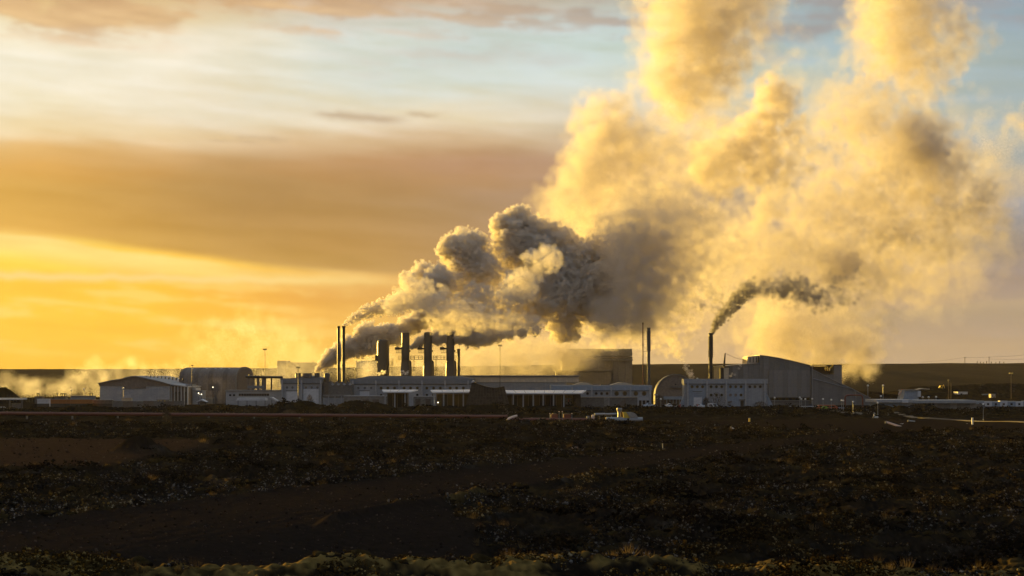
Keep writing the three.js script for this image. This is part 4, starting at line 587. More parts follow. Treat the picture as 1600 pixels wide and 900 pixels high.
for (const [x, y, d, lab] of [[1356, 602.5, 650, 'globe lamp just right of the sloping hall wing'], [1379.8, 602.3, 650, 'globe lamp on a tall pole left of the blue roofed shed'], [1376.4, 619, 590, 'globe lamp behind the left roof edge of the low flat building'], [1441.8, 620.6, 600, 'globe lamp above the low flat roof, left of three'], [1451, 620.6, 600, 'globe lamp above the low flat roof, middle of three'], [1462.6, 620.2, 600, 'globe lamp above the low flat roof, right of three'], [193, 606.5, 620, 'globe lamp before the gabled warehouse wall'], [111.3, 609, 640, 'lamp post behind the orange container, left of two'], [131.2, 608, 640, 'lamp post behind the orange container, right of two']]) globeLamp(x, y, 632, lab, { d });
// lamps that are lit
for (const [x, y, d, lab, base] of [[333, 605, 672, 'lit wall lamp on the front of the vaulted hall', 0], [315, 616, 648, 'lit lamp before the pale link block, brighter of two', 0], [310.5, 614.4, 649, 'lit lamp before the pale link block, fainter of two', 0], [764.7, 627.4, 560, 'lit lamp beside the dark stone tower', 0]].map((a, i) => i === 3 ? [684.5, 628.8, 572, 'lit lamp under the canopy left of the dark stone tower', 0] : a)) {
  const T = thing('lit_lamp', lab, 'lamp', x, d), r = T.S(1.1); add(T, 'bulb', new THREE.SphereGeometry(Math.min(.24, r), 12, 8), new THREE.MeshStandardMaterial({ name: 'lamp glow', color: col(.9, .85, .7), emissive: col(1, .86, .55), emissiveIntensity: 1.6 }), V3(0, T.Y(y), .4)); bar(T, 'pole', M.dark, V3(0, -1, 0), V3(0, T.Y(y) - r, 0), .08); bar(T, 'arm', M.dark, V3(0, T.Y(y) - .1, 0), V3(0, T.Y(y), .3), .07);
  const L = new THREE.PointLight(new THREE.Color(1, .8, .5), 12); L.castShadow = true; L.position.set(0, T.Y(y), .4); L.name = 'lamp_light'; T.g.add(L);
}
// vehicles: side profile in metres, nose to +x, then windows, wheels, lamps
function vehicle(name, label, cat, x, yBase, d, turn, prof, body, wheels, win, o = {}) {
  const T = thing(name, label, cat, x, d, undefined, py(yBase, d)), w = o.w ?? 1.8, s = new THREE.Shape(prof.map(([a, b]) => new THREE.Vector2(a, b))); T.g.rotation.y = turn; T.g.scale.setScalar(o.k ?? 1);
  add(T, 'body', new THREE.ExtrudeGeometry(s, { depth: w - .16, bevelEnabled: true, bevelThickness: .08, bevelSize: .06, bevelSegments: 2 }).translate(0, 0, -w / 2 + .08), body);
  for (const z of [-1, 1]) { for (const pts of win) add(T, 'side_window', new THREE.ExtrudeGeometry(new THREE.Shape(pts.map(([a, b]) => new THREE.Vector2(a, b))), { depth: .04, bevelEnabled: false }).translate(0, 0, z * (w / 2 + .012) - .02), M.glass); for (const a of wheels) { const q = new THREE.Group(); q.name = 'wheel'; q.position.set(a, .34, z * (w / 2 - .08)); T.g.add(q); add(q, 'tyre', new THREE.TorusGeometry(.25, .1, 8, 18), M.rubber); add(q, 'rim', new THREE.CylinderGeometry(.2, .2, .12, 14).rotateX(Math.PI / 2), M.steel2); } }
  for (const z of [-1, 1]) { box(T, 'headlight', M.lamp, .1, .18, .34, (o.nose ?? 2.2), .72, z * (w / 2 - .25)); box(T, 'tail_light', M.redBright, .1, .2, .25, (o.tail ?? -2.2), .85, z * (w / 2 - .22)); }
  if (o.front) add(T, 'windscreen', new THREE.ExtrudeGeometry(new THREE.Shape(o.front.map(([a, b]) => new THREE.Vector2(a, b))), { depth: w - .3, bevelEnabled: false }).translate(0, 0, -w / 2 + .15), M.glass);
  return T;
}
const sedan = [[-2.1, .3], [-2.25, .6], [-2.2, .95], [-1.5, 1.02], [-.9, 1.45], [.5, 1.47], [1.2, 1.02], [2.1, .85], [2.25, .55], [2.2, .3]], sedanWin = [[[-1.3, 1.02], [-.85, 1.36], [-.2, 1.38], [-.2, 1.02]], [[-.1, 1.02], [-.1, 1.38], [.45, 1.38], [1.0, 1.02]]];
const pick = [[-2.7, .45], [-2.75, 1.05], [-.75, 1.08], [-.6, 1.75], [.55, 1.78], [1.15, 1.15], [2.5, 1.05], [2.7, .8], [2.65, .4]], pickWin = [[[-.6, 1.15], [-.5, 1.66], [-.05, 1.68], [-.05, 1.15]], [[.05, 1.15], [.05, 1.68], [.5, 1.68], [.95, 1.15]]];
const vanP = [[-2.4, .35], [-2.45, 1.9], [-2.2, 2.05], [1.1, 2.05], [1.75, 1.3], [2.3, 1.05], [2.45, .7], [2.4, .35]], vanW = [[[.3, 1.25], [.3, 1.85], [1.0, 1.85], [1.5, 1.25]], [[-.9, 1.25], [-.9, 1.85], [.15, 1.85], [.15, 1.25]]], vanF = [[1.12, 2.0], [1.2, 2.03], [1.84, 1.32], [1.78, 1.28]];
const carWhite = mat('white car paint', .74, .76, .78, .22), carBlue = mat('pale blue car paint', .6, .68, .76, .22);
vehicle('pickup_truck', 'pale pickup truck parked by the entrance of the control building', 'pickup truck', 1013.5, 636.2, 594, .12, pick, carBlue, [-1.7, 1.75], pickWin, { nose: 2.66, tail: -2.75, w: 1.9 });
vehicle('car', 'white sedan parked before the arched hall', 'car', 1048.5, 636.6, 590, .05, sedan, carWhite, [-1.35, 1.4], sedanWin, { k: 1.12 });
vehicle('car', 'white car half hidden behind the roller door apron', 'car', 1092.5, 636.8, 588, -.5, sedan, carWhite, [-1.35, 1.4], sedanWin);
vehicle('van', 'white van facing us before the dark bush', 'van', 1113.8, 638.8, 565, -1.15, vanP, carWhite, [-1.5, 1.55], vanW, { nose: 2.44, tail: -2.45, w: 1.9, front: vanF });
vehicle('coach', 'red orange low coach before the lower wing of the sloping hall', 'coach', 1293, 640.6, 560, .03, [[-4.2, .35], [-4.3, 1.6], [-3.6, 1.95], [2.6, 1.95], [4.1, 1.0], [4.3, .4]], mat('red orange paint', .42, .1, .04, .35), [-2.7, 2.5], [[[-3.5, 1.2], [-3.4, 1.75], [-1.6, 1.75], [-1.6, 1.2]], [[-1.4, 1.2], [-1.4, 1.75], [.6, 1.75], [.6, 1.2]], [[.8, 1.2], [.8, 1.75], [2.3, 1.75], [3.0, 1.2]]], { nose: 4.28, tail: -4.3 });
{ const T = thing('yellow_vehicle', 'small lime green car beside the red coach', 'car', 1288, 552, undefined, .1); const s = new THREE.Shape([[-1.2, .2], [-1.2, .7], [-.6, 1.15], [.4, 1.15], [.9, .7], [1.3, .6], [1.3, .2]].map(([a, b]) => new THREE.Vector2(a, b))); add(T, 'body', new THREE.ExtrudeGeometry(s, { depth: 1.2, bevelEnabled: true, bevelSize: .05, bevelThickness: .05 }), M.green); for (const a of [-.75, .8]) add(T, 'wheel', new THREE.TorusGeometry(.18, .08, 6, 12), M.rubber, V3(a, .25, 1.27)); add(T, 'side_window', new THREE.BoxGeometry(.8, .3, .04), M.glass, V3(-.1, .92, 1.27)); T.g.name = 'small_car'; }
{ const T = thing('site_banner', 'pale blue and white long board low beside the pipe portal', 'sign', 1308, 570); rect(T, 'board', M.white, 1300, 636.2, 1306, 639.2, 0, .15); rect(T, 'board', M.blueWhite, 1306.1, 636.2, 1319, 639, 0, .15); for (const x of [1301, 1310, 1318]) rect(T, 'post', M.dark, x, 639, x + .6, null, -.1, .15); }
{ const T = thing('guard_rail', 'white guard rail along the road before the sloping hall', 'guard rail', 1250, 583); rect(T, 'rail', M.white, 1232, 634.2, 1290, 635.4, 0, .12); for (let i = 0; i < 11; i++) rect(T, 'post', M.steel2, 1233 + i * 5.6, 635, 1233.7 + i * 5.6, null, -.15, .12); }
for (const [x, y0, y1, lab] of [[1063, 632, 640, 'red marker post right of the white sedan'], [1090, 632, 641, 'red marker post left of the white van'], [1061, 633.5, 640, 'second red marker post right of the white sedan']]) { const d = 575, T = thing('marker_post', lab, 'post', x, d); rect(T, 'post', M.redBright, x - .8, y0, x + .8, null, 0, .3); rect(T, 'band', M.white, x - .85, y0 + 2, x + .85, y0 + 3, .03, .36); }
// leafless bushes: many thin twigs
function bush(x, yTop, yBase, w, d, label, tint) {
  const T = thing('bush', label, 'bush', x, d), r = rng(x), H = T.Y(yTop), R = T.S(w / 2), gs = [], tw = [];
  for (let i = 0; i < 9; i++) { const a = r() * 6.28; gs.push(barGeo(V3(0, -.6, 0), V3(Math.cos(a) * R * .5, H * (.4 + .3 * r()), Math.sin(a) * R * .4), .06, 4)); }
  for (let i = 0; i < 900; i++) { const a = r() * 6.28, q = Math.sqrt(r()), y = r() ** .8, x0 = Math.cos(a) * q * R * (.4 + .9 * Math.sin(Math.PI * Math.min(1, .25 + y * .7))), z0 = Math.sin(a) * q * R * .7, p = V3(x0, y * H * (1 - .25 * q * q) - .3, z0), e = V3((r() - .5), r() * .9, (r() - .5)).normalize().multiplyScalar(.35 + .5 * r()), s = V3(r() - .5, r() - .5, r() - .5).normalize().multiplyScalar(.05); tw.push(...p.toArray(), ...p.clone().add(e).add(s).toArray(), ...p.clone().add(e).sub(s).toArray()); }
  joined(T, 'branches', M.timber, gs); const g = new THREE.BufferGeometry(); g.setAttribute('position', new THREE.Float32BufferAttribute(tw, 3)); g.computeVertexNormals(); const m = add(T, 'twigs', g, tint); m.userData.kind = 'stuff';
}
const twigM = mat('dry twigs', .06, .042, .028, 1), twigT = mat('pale twigs', .14, .11, .08, 1);
bush(1119, 612, 638, 26, 588, 'dark leafless bush before the windows of the two row building', twigM); bush(1030, 616, 634, 14, 600, 'dark bush left of the arched hall', twigM); bush(1103, 620, 636, 9, 592, 'small dark bush behind the white van', twigM); bush(484, 616, 632, 12, 560, 'pale bare bush before the right door of the hall with roof drums', twigT); bush(1188, 627, 640, 22, 575, 'low bush before the plain right bay of the two row building', twigM); bush(1437, 632, 646, 40, 540, 'low brown bush before the stained wall of the flat roofed building', twigM); bush(452, 640, 652, 20, 470, 'dark bush above the red pipeline on the left', twigM); bush(260, 641, 655, 12, 415, 'dark shrub poking above the red pipeline near its left end', twigM);
// pipelines on the heath
{
  const T = thing('pipeline', 'long thin red brown pipeline crossing the heath on the left', 'pipeline', 400, 455), y = (x) => T.Y(646 + x * .0065), r = T.S(2.7);
  for (let i = 0; i < 12; i++) { const a = -60 + i * 71, b = a + 71; bar(T, 'pipe_section', M.red, V3(T.X(a), y(a), 0), V3(T.X(b) - .05, y(b), 0), r, 14); bar(T, 'flange', M.red, V3(T.X(b) - .3, y(b), 0), V3(T.X(b) + .2, y(b), 0), r * 1.15, 14); rect(T, 'support', M.conc, a + 30, y(a) * 0 + 650, a + 32, null, .3, .7); }
  const E = thing('pipe_elbow', 'pale lit elbow joining the two red pipelines', 'pipe', 800, 436); tube(E, 'elbow', M.pinkPipe, [[807, 650.4, -4], [801, 651.6, -1], [796, 653.2, 1.5], [793.6, 655, 2.4], [793.4, 657.5, 2.6]].map(([x, yy, z]) => V3(E.X(x), E.Y(yy), z)), E.S(1.8), 12, 30); rect(E, 'support', M.white, 793, 659.5, 795, null, 2.6, .4);
  const P = thing('pipeline', 'red brown pipeline with valves and pale posts before the long canopy', 'pipeline', 865, 430), pr = P.S(2.7); for (let i = 0; i < 4; i++) { const a = 800 + i * 31, b = a + 31; bar(P, 'pipe_section', M.red, V3(P.X(a), P.Y(655.6), 0), V3(P.X(b) - .05, P.Y(655.8), 0), pr, 14); bar(P, 'flange', M.red, V3(P.X(b) - .3, P.Y(655.8), 0), V3(P.X(b) + .2, P.Y(655.8), 0), pr * 1.2, 14); }
  for (const [x, yy] of [[859, 645.5], [873.5, 642.5], [878.6, 642.5], [893.4, 645.5]]) { rect(P, 'post', M.conc, x - .5, yy, x + .5, null, .8, .25); add(P, 'post_cap', new THREE.SphereGeometry(P.S(.9), 10, 8), M.pinkPipe, V3(P.X(x), P.Y(yy + .6), .7)); }
  rect(P, 'valve_box', M.red, 861, 647, 871.5, 653, -.6, 1.6); rect(P, 'valve_box', M.red, 880.5, 647, 892, 653, -.6, 1.6); for (const x of [866, 886]) cyl(P, 'hand_wheel', M.dark, .5, .5, .12, P.X(x), P.Y(646.4), -.8, 14);
  add(P, 'end_cap', new THREE.SphereGeometry(P.S(2.6), 14, 10), M.pinkPipe, V3(P.X(926), P.Y(652), 1)).scale.y = 1.7; rect(P, 'support', M.white, 924.4, 660, 926, null, 1, .4); rect(P, 'instrument_box', M.steel2, 916.5, 650, 921, 655, .4, .8);
  const Q = thing('pipeline', 'thin grey pipe run behind the grey wellhead dome', 'pipeline', 945, 450); for (const [a, b] of [[929, 946], [946, 964]]) bar(Q, 'pipe_section', M.steel2, V3(Q.X(a), Q.Y(647.6), 0), V3(Q.X(b) - .1, Q.Y(647.2), 0), Q.S(2), 12); for (const x of [936, 955]) rect(Q, 'support', M.conc, x, 649, x + 1.4, null, 0, .5);
}
{ // wellhead
  const T = thing('wellhead', 'grey wellhead with half dome hood, drum tank and upright silencer pipe', 'wellhead', 975, 430), r = T.S(4.5);
  const drum = add(T, 'drum', new THREE.CylinderGeometry(r, r, T.S(56), 22).rotateZ(Math.PI / 2), M.steel2, V3(T.X(976), T.Y(656), 0)); drum.scale.y = .95; add(T, 'drum_end', new THREE.CylinderGeometry(r * .98, r * 1.05, .25, 22).rotateZ(Math.PI / 2), M.cream, V3(T.X(947.6), T.Y(656), 0)); add(T, 'valve_ring', new THREE.TorusGeometry(r * .7, r * .18, 8, 18).rotateY(Math.PI / 2), M.yellow, V3(T.X(946.8), T.Y(656), 0));
  cyl(T, 'riser', M.steel2, T.S(2.7), T.S(2.7), T.S(12), T.X(968), T.Y(653), -.6, 18); cyl(T, 'riser_hood', M.steel2, T.S(3.6), T.S(4.4), T.S(4), T.X(968), T.Y(643.5), -.6, 18); cyl(T, 'riser_cap', M.steel2, T.S(4.4), T.S(3.9), T.S(2), T.X(968), T.Y(639.6), -.6, 18);
  const hood = new THREE.Shape(); hood.moveTo(T.X(978), T.Y(653)); for (let i = 0; i <= 14; i++) { const a = Math.PI / 2 * (1 - i / 14); hood.lineTo(T.X(985.5) + Math.cos(a) * T.S(11), T.Y(653) + Math.sin(a) * T.S(9)); } hood.lineTo(T.X(996.5), T.Y(653)); hood.lineTo(T.X(978), T.Y(653)); const hs = new THREE.Shape(); hs.moveTo(T.X(983), T.Y(653)); hs.lineTo(T.X(978), T.Y(644)); for (let i = 0; i <= 14; i++) { const a = Math.PI / 2 * (1 - i / 14); hs.lineTo(T.X(985) + Math.cos(a) * T.S(11), T.Y(653) + Math.sin(a) * T.S(9)); } hs.lineTo(T.X(996), T.Y(653));
  add(T, 'hood', new THREE.ExtrudeGeometry(hs, { depth: T.S(9), bevelEnabled: false }).translate(0, 0, -T.S(5)), M.steel2); slab(T, 'hood_end', M.yellow, [[973, 644], [978, 644], [985, 653], [974.5, 653]], T.S(4), T.S(8));
  for (const x of [952, 966, 984, 998]) rect(T, 'saddle', M.conc, x, 658, x + 3, null, .8, 1.6);
}
{ const T = thing('pipe_stub', 'short bent pinkish pipe end standing on the heath beside the track', 'pipe', 897, 258, undefined, ground(px(897, 258), 258)[0] - .2); const r = T.S(3.6); tube(T, 'bend', M.pinkPipe, [V3(T.X(892), T.Y(712), -.3), V3(T.X(893), T.Y(705), -.2), V3(T.X(896), T.Y(702), 0), V3(T.X(902.5), T.Y(701.6), .3)], r, 14, 30); add(T, 'rim', new THREE.TorusGeometry(r, r * .15, 8, 20).rotateY(Math.PI / 2), M.red, V3(T.X(902.6), T.Y(701.6), .3)); bar(T, 'stake', M.yellow, V3(T.X(907.5), T.Y(713), .3), V3(T.X(904.5), T.Y(706.5), .3), .07); }
for (const [x, y0, y1, lab, m] of [[520, 738, 748, 'white marker post beside the dirt track on the left', 'white'], [1035.5, 691, 703, 'thin grey marker post above the bend of the dirt track', 'steel2'], [1171, 651, 657, 'short yellow marker post before the two row building', 'yellow'], [1519.5, 654, 664, 'white square post on the dark lot at the right', 'white'], [1366, 643.5, 648, 'short white post before the flat roofed building', 'white']]) { const d = EYE * F / (y1 - HY), T = thing('marker_post', lab, 'post', x, d, undefined, ground(px(x, d), d)[0] - .15), w = T.S(m === 'steel2' ? 1.2 : 2.4), h = T.S(y1 - y0) + .15; box(T, 'post', M[m], w, h, w * .8, 0, h / 2, 0); box(T, 'cap', M[m === 'steel2' ? 'dark' : 'lamp'], w * 1.1, .06, w * .9, 0, h + .03, 0); }
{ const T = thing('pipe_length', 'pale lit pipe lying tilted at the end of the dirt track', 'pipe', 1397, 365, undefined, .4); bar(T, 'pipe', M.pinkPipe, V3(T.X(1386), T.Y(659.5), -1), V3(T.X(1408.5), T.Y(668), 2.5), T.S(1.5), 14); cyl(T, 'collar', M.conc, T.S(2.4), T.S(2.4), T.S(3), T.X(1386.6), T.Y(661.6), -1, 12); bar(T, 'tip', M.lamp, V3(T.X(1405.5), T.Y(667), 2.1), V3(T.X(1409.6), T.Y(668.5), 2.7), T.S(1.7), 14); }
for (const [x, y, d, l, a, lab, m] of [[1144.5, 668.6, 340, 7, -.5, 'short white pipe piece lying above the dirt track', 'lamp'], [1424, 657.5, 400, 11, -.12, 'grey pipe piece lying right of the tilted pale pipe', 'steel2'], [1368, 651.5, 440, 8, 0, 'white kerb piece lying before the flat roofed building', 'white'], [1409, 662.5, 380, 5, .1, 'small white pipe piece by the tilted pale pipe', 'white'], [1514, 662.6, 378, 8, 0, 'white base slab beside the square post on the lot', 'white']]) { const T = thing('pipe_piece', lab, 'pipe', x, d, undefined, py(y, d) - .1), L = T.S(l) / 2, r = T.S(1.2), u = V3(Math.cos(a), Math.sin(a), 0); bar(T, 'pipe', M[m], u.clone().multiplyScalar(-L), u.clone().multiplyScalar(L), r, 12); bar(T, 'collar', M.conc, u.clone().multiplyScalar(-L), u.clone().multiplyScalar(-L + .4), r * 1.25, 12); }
// pale concrete paths on the right
{
  const strip = (label, list, w) => { const p = list.map(([x, y]) => { const d = EYE * F / (y - HY); return V3(px(x, d), 0, -d); }), pos = [], idx = []; const c = new THREE.CatmullRomCurve3(p), n = 40; for (let i = 0; i <= n; i++) { const q = c.getPoint(i / n), t = c.getTangent(i / n), s = V3(-t.z, 0, t.x).normalize().multiplyScalar(w / 2), h = ground(q.x, -q.z)[0] + .22; for (const [k, y] of [[-1, h - .6], [-1, h], [1, h], [1, h - .6]]) pos.push(q.x + s.x * k, y, q.z + s.z * k); } for (let i = 0; i < n; i++) for (let k = 0; k < 3; k++) { const a = i * 4 + k; idx.push(a, a + 1, a + 4, a + 1, a + 5, a + 4); } const g = new THREE.BufferGeometry(); g.setAttribute('position', new THREE.Float32BufferAttribute(pos, 3)); g.setIndex(idx); const f = g.toNonIndexed(); f.computeVertexNormals(); const m = new THREE.Mesh(f, mat('pale path', .11, .092, .07, .95)); m.name = numbered('path'); m.userData.kind = 'structure'; m.userData.label = label; scene.add(shade(m)); };
  strip('pale concrete path curving before the sloping hall', [[1248, 639.2], [1270, 640], [1300, 643], [1343, 646.5]], 3); strip('pale road running right before the flat roofed building', [[1402, 646], [1420, 649], [1450, 651.5], [1500, 654.4], [1560, 658], [1640, 662]], 2.4);
}
// low flat roofed building on the right and things behind it
{
  const T = thing('flat_building', 'long low building with a thick flat roof and stained wall, far right', 'building', 1450, 560);
  rect(T, 'wall', M.blueWhite, 1373, 629, 1420, null, 0, 14); for (let i = 0; i < 5; i++) rect(T, 'wall_panel', M.blue.clone ? M.blueWhite : M.blueWhite, 1381 + i * 7.6, 630.4, 1388.2 + i * 7.6, 635.4, .1, .1); rect(T, 'roof', M.pale, 1368, 624.4, 1424, 628.8, 1.6, 18); rect(T, 'roof_block', M.white, 1408, 625.2, 1417, 629.4, 2.1, 2); rect(T, 'roof', M.pale2, 1417, 625.3, 1524, 630, 1.2, 17);
  for (let i = 0; i < 10; i++) rect(T, 'wall_panel', i % 3 ? M.concDark : M.conc, 1424 + i * 10.2, 630, 1424 + (i + 1) * 10.2 - .3, null, 0, 12); rect(T, 'wall', M.pale, 1418, 629, 1424, null, .3, 4); rect(T, 'wall_panel', M.concDark, 1526, 631, 1539, null, 0, 2);
  rect(T, 'poster', M.blue, 1475, 634, 1483, 642, .06, .06).material = M.concDark;
  const S = thing('blue_shed', 'small pale blue shed with a bright right corner above the flat roofed building', 'shed', 1426, 600); slab(S, 'wall', M.blueWhite, [[1411, 625], [1414, 610.4], [1433, 610.2], [1436, 625]], 0, 9); slab(S, 'roof', M.conc, [[1412, 610.4], [1414.6, 609.2], [1434, 609], [1437, 610.6]], .5, 10); rect(S, 'porch_wall', M.white, 1433.5, 611, 1437.8, 620, 1, 3); slab(S, 'porch_roof', M.cream, [[1433, 608.6], [1441, 606.6], [1452, 607.4], [1452, 608.6], [1441, 608]], .5, 5);
  const C = thing('conveyor', 'slanted red topped chute left of the pale blue shed', 'chute', 1408, 605); bar(C, 'chute', M.pinkPipe, V3(C.X(1404.5), C.Y(617), 0), V3(C.X(1409.5), C.Y(610.5), 0), .45, 8); bar(C, 'leg', M.dark, V3(C.X(1409), -1, 0), V3(C.X(1409.3), C.Y(610.5), 0), .12); bar(C, 'leg', M.dark, V3(C.X(1404.6), -1, 0), V3(C.X(1404.6), C.Y(617), 0), .12); box(C, 'hood', M.redBright, .9, .5, .8, C.X(1410.5), C.Y(609.8), 0);
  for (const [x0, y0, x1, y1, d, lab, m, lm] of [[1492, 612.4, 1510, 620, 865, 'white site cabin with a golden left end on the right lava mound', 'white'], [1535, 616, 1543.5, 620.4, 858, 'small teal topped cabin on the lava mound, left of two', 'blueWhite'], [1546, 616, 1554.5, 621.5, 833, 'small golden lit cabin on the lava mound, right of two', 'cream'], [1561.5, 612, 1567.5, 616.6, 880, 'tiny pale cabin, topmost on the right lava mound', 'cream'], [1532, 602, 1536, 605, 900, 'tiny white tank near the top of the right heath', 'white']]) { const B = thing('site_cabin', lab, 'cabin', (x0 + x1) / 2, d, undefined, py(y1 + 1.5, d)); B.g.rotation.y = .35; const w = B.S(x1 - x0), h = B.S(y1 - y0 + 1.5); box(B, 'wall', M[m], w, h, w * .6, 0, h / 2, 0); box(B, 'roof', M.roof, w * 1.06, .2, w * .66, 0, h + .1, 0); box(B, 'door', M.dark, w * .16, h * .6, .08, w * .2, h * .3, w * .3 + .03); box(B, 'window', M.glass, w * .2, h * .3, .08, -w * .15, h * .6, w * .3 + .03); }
  for (let i = 0; i < 7; i++) { const x = 1526 + i * 12.2, B = thing('container', ['pale blue container at the left end of the row on the far right', 'second pale blue container of the far right row', 'third pale blue container of the far right row', 'fourth pale blue container of the far right row', 'fifth pale blue container of the far right row', 'sixth pale blue container of the far right row', 'pale blue container at the right end of the far right row'][i], 'container', x + 6, 610, 'pale blue containers in a row on the far right'); rect(B, 'body', i % 2 ? M.white : M.blueWhite, x, 627 + (i % 3) * .4, x + 11.8, null, 0, 2.6); rect(B, 'roof_rail', M.white, x, 626.4 + (i % 3) * .4, x + 11.8, 627 + (i % 3) * .4, .06, 2.7); rect(B, 'window', M.glass, x + 4, 630, x + 7.4, 633, .05, .06); rect(B, 'base_rail', M.red, x, 637.2, x + 11.8, null, .08, .3); }
  const Y = thing('excavator', 'small yellow excavator on the lava mound', 'excavator', 1470.5, 888, undefined, py(609, 888)); box(Y, 'cab', M.yellow, 1.6, 1.6, 1.6, 0, 1.8, 0); box(Y, 'cab_window', M.glass, 1, .8, .06, 0, 2, .82); box(Y, 'track', M.dark, 2.6, .7, .6, 0, .35, .6); box(Y, 'track', M.dark, 2.6, .7, .6, 0, .35, -.6); bar(Y, 'boom', M.yellow, V3(.7, 1.6, 0), V3(1.6, 3.2, 0), .18); bar(Y, 'stick', M.yellow, V3(1.6, 3.2, 0), V3(2.1, 1.2, 0), .14); box(Y, 'bucket', M.dark, .5, .5, .7, 2.1, 1, 0); box(Y, 'counterweight', M.yellow, .9, .8, 1.5, -1, 1.4, 0);
}
// left edge: shelter, containers, fence
{
  const T = thing('carport', 'pale flat carport roof on posts at the left edge', 'carport', 10, 560); rect(T, 'roof', M.white, -40, 622, 37, 624.4, 3, 7); for (const x of [-20, 17, 36]) rect(T, 'post', M.steel, x, 624.4, x + 2.4, null, 2.4, .4); rect(T, 'back_wall', M.concDark, 20, 630, 37, null, 1.5, .3);
  vehicle('car', 'pale round roofed car under the left edge carport', 'car', 3, 643.4, 552, 0, sedan, carWhite, [-1.35, 1.4], sedanWin, { k: 1.25 });
  for (const [x0, y0, x1, y1, m, d, lab] of [[79, 623.4, 110, 632, 'orange', 600, 'orange container behind the fence, left of two'], [110.4, 623.6, 144, 632, 'orange', 600, 'orange container behind the fence, right of two'], [144.5, 624.6, 175, 632, 'brown', 605, 'brown container right of the orange ones'], [110, 618.2, 147, 623, 'roof', 640, 'grey flat roofed hut behind the orange containers'], [58, 623.2, 77, 625.2, 'white', 610, 'thin white roofed store left of the orange containers'], [190, 621.6, 205, 625, 'cream', 612, 'small cream cabin before the gabled warehouse']]) { const B = thing(m === 'orange' || m === 'brown' ? 'container' : 'hut', lab, m === 'orange' || m === 'brown' ? 'container' : 'hut', (x0 + x1) / 2, d); const n = Math.max(3, Math.round((x1 - x0) / 6)); for (let i = 0; i < n; i++) rect(B, 'side_panel', M[m], x0 + (x1 - x0) * i / n, y0 + .7, x0 + (x1 - x0) * (i + 1) / n - .15, null, (i % 2) * .08, 2.6); rect(B, 'roof', m === 'white' ? M.white : M.roof, x0 - .4, y0, x1 + .4, y0 + .7, .4, 3.2); rect(B, 'base_rail', M.dark, x0, 630.6, x1, null, .14, .2); }
  const Fn = thing('fence', 'thin dark railing on the mound at the left edge', 'fence', 31, 620, undefined, py(621, 620)); for (let i = 0; i < 9; i++) { const x = 11 + i * 5; bar(Fn, 'post', M.dark, V3(Fn.X(x), -2, 0), V3(Fn.X(x), Fn.S(4), 0), .07); } for (const y of [1.4, 3.6]) bar(Fn, 'rail', M.dark, V3(Fn.X(11), Fn.S(y), 0), V3(Fn.X(51), Fn.S(y), 0), .07);
  for (const [x, y, k, lab] of [[60, 615.6, 1, 'short dark vent pair behind the railing'], [97, 615.4, 3, 'dark vent cluster behind the orange containers'], [141, 615.6, 2, 'dark vent pair right of the grey flat roofed hut'], [91, 615, 0, 'single dark vent left of the vent cluster']]) { const V = thing('vent_stack', lab, 'vent', x, 660); rect(V, 'plinth', M.brown, x - 6, 619, x + 6, null, 0, 3); for (let i = 0; i <= k; i++) { cyl(V, 'pipe', M.dark, .3, .3, V.S(4), V.X(x - 3 + i * 2.6), V.Y(619.4), -1, 10); cyl(V, 'cowl', M.dark, .45, .3, .4, V.X(x - 3 + i * 2.6), V.Y(615.4), -1, 10); } }
  // yard clutter in front of the warehouse
  const W = thing('yard_wall', 'long low dark yard wall before the gabled warehouse', 'wall', 235, 592); for (let i = 0; i < 7; i++) rect(W, 'wall_panel', i % 2 ? M.brown : M.concDark, 176 + i * 16, 626.4 + (i % 3) * .3, 191.8 + i * 16, null, .05 * (i % 2), .5);
}
// hazy block far behind on the left
{ const T = thing('far_plant', 'hazy stepped plant building on the skyline left of the slim chimneys', 'building', 480, 1150, undefined, 6); rect(T, 'tower', M.brown2, 433, 563.5, 448, null, 0, 20); rect(T, 'wall', M.brown, 448.3, 567, 500, null, -2, 16); rect(T, 'roof', M.roof, 448.3, 566.2, 500, 567, -1.6, 17); for (const x of [487, 489]) bar(T, 'mast', M.dark, V3(T.X(x), T.Y(567), -4), V3(T.X(x), T.Y(563), -4), .25); const U = thing('far_plant', 'hazy square block seen between the slim chimneys and the wide silencer', 'building', 573, 1150, undefined, 6); rect(U, 'wall', M.cream, 556.5, 563.5, 574.5, 574.5, 0, 14); rect(U, 'wall', M.brown2, 575, 563.5, 590, null, -1, 14); rect(U, 'base', M.brown, 556.5, 574.5, 575, null, -.5, 14); }
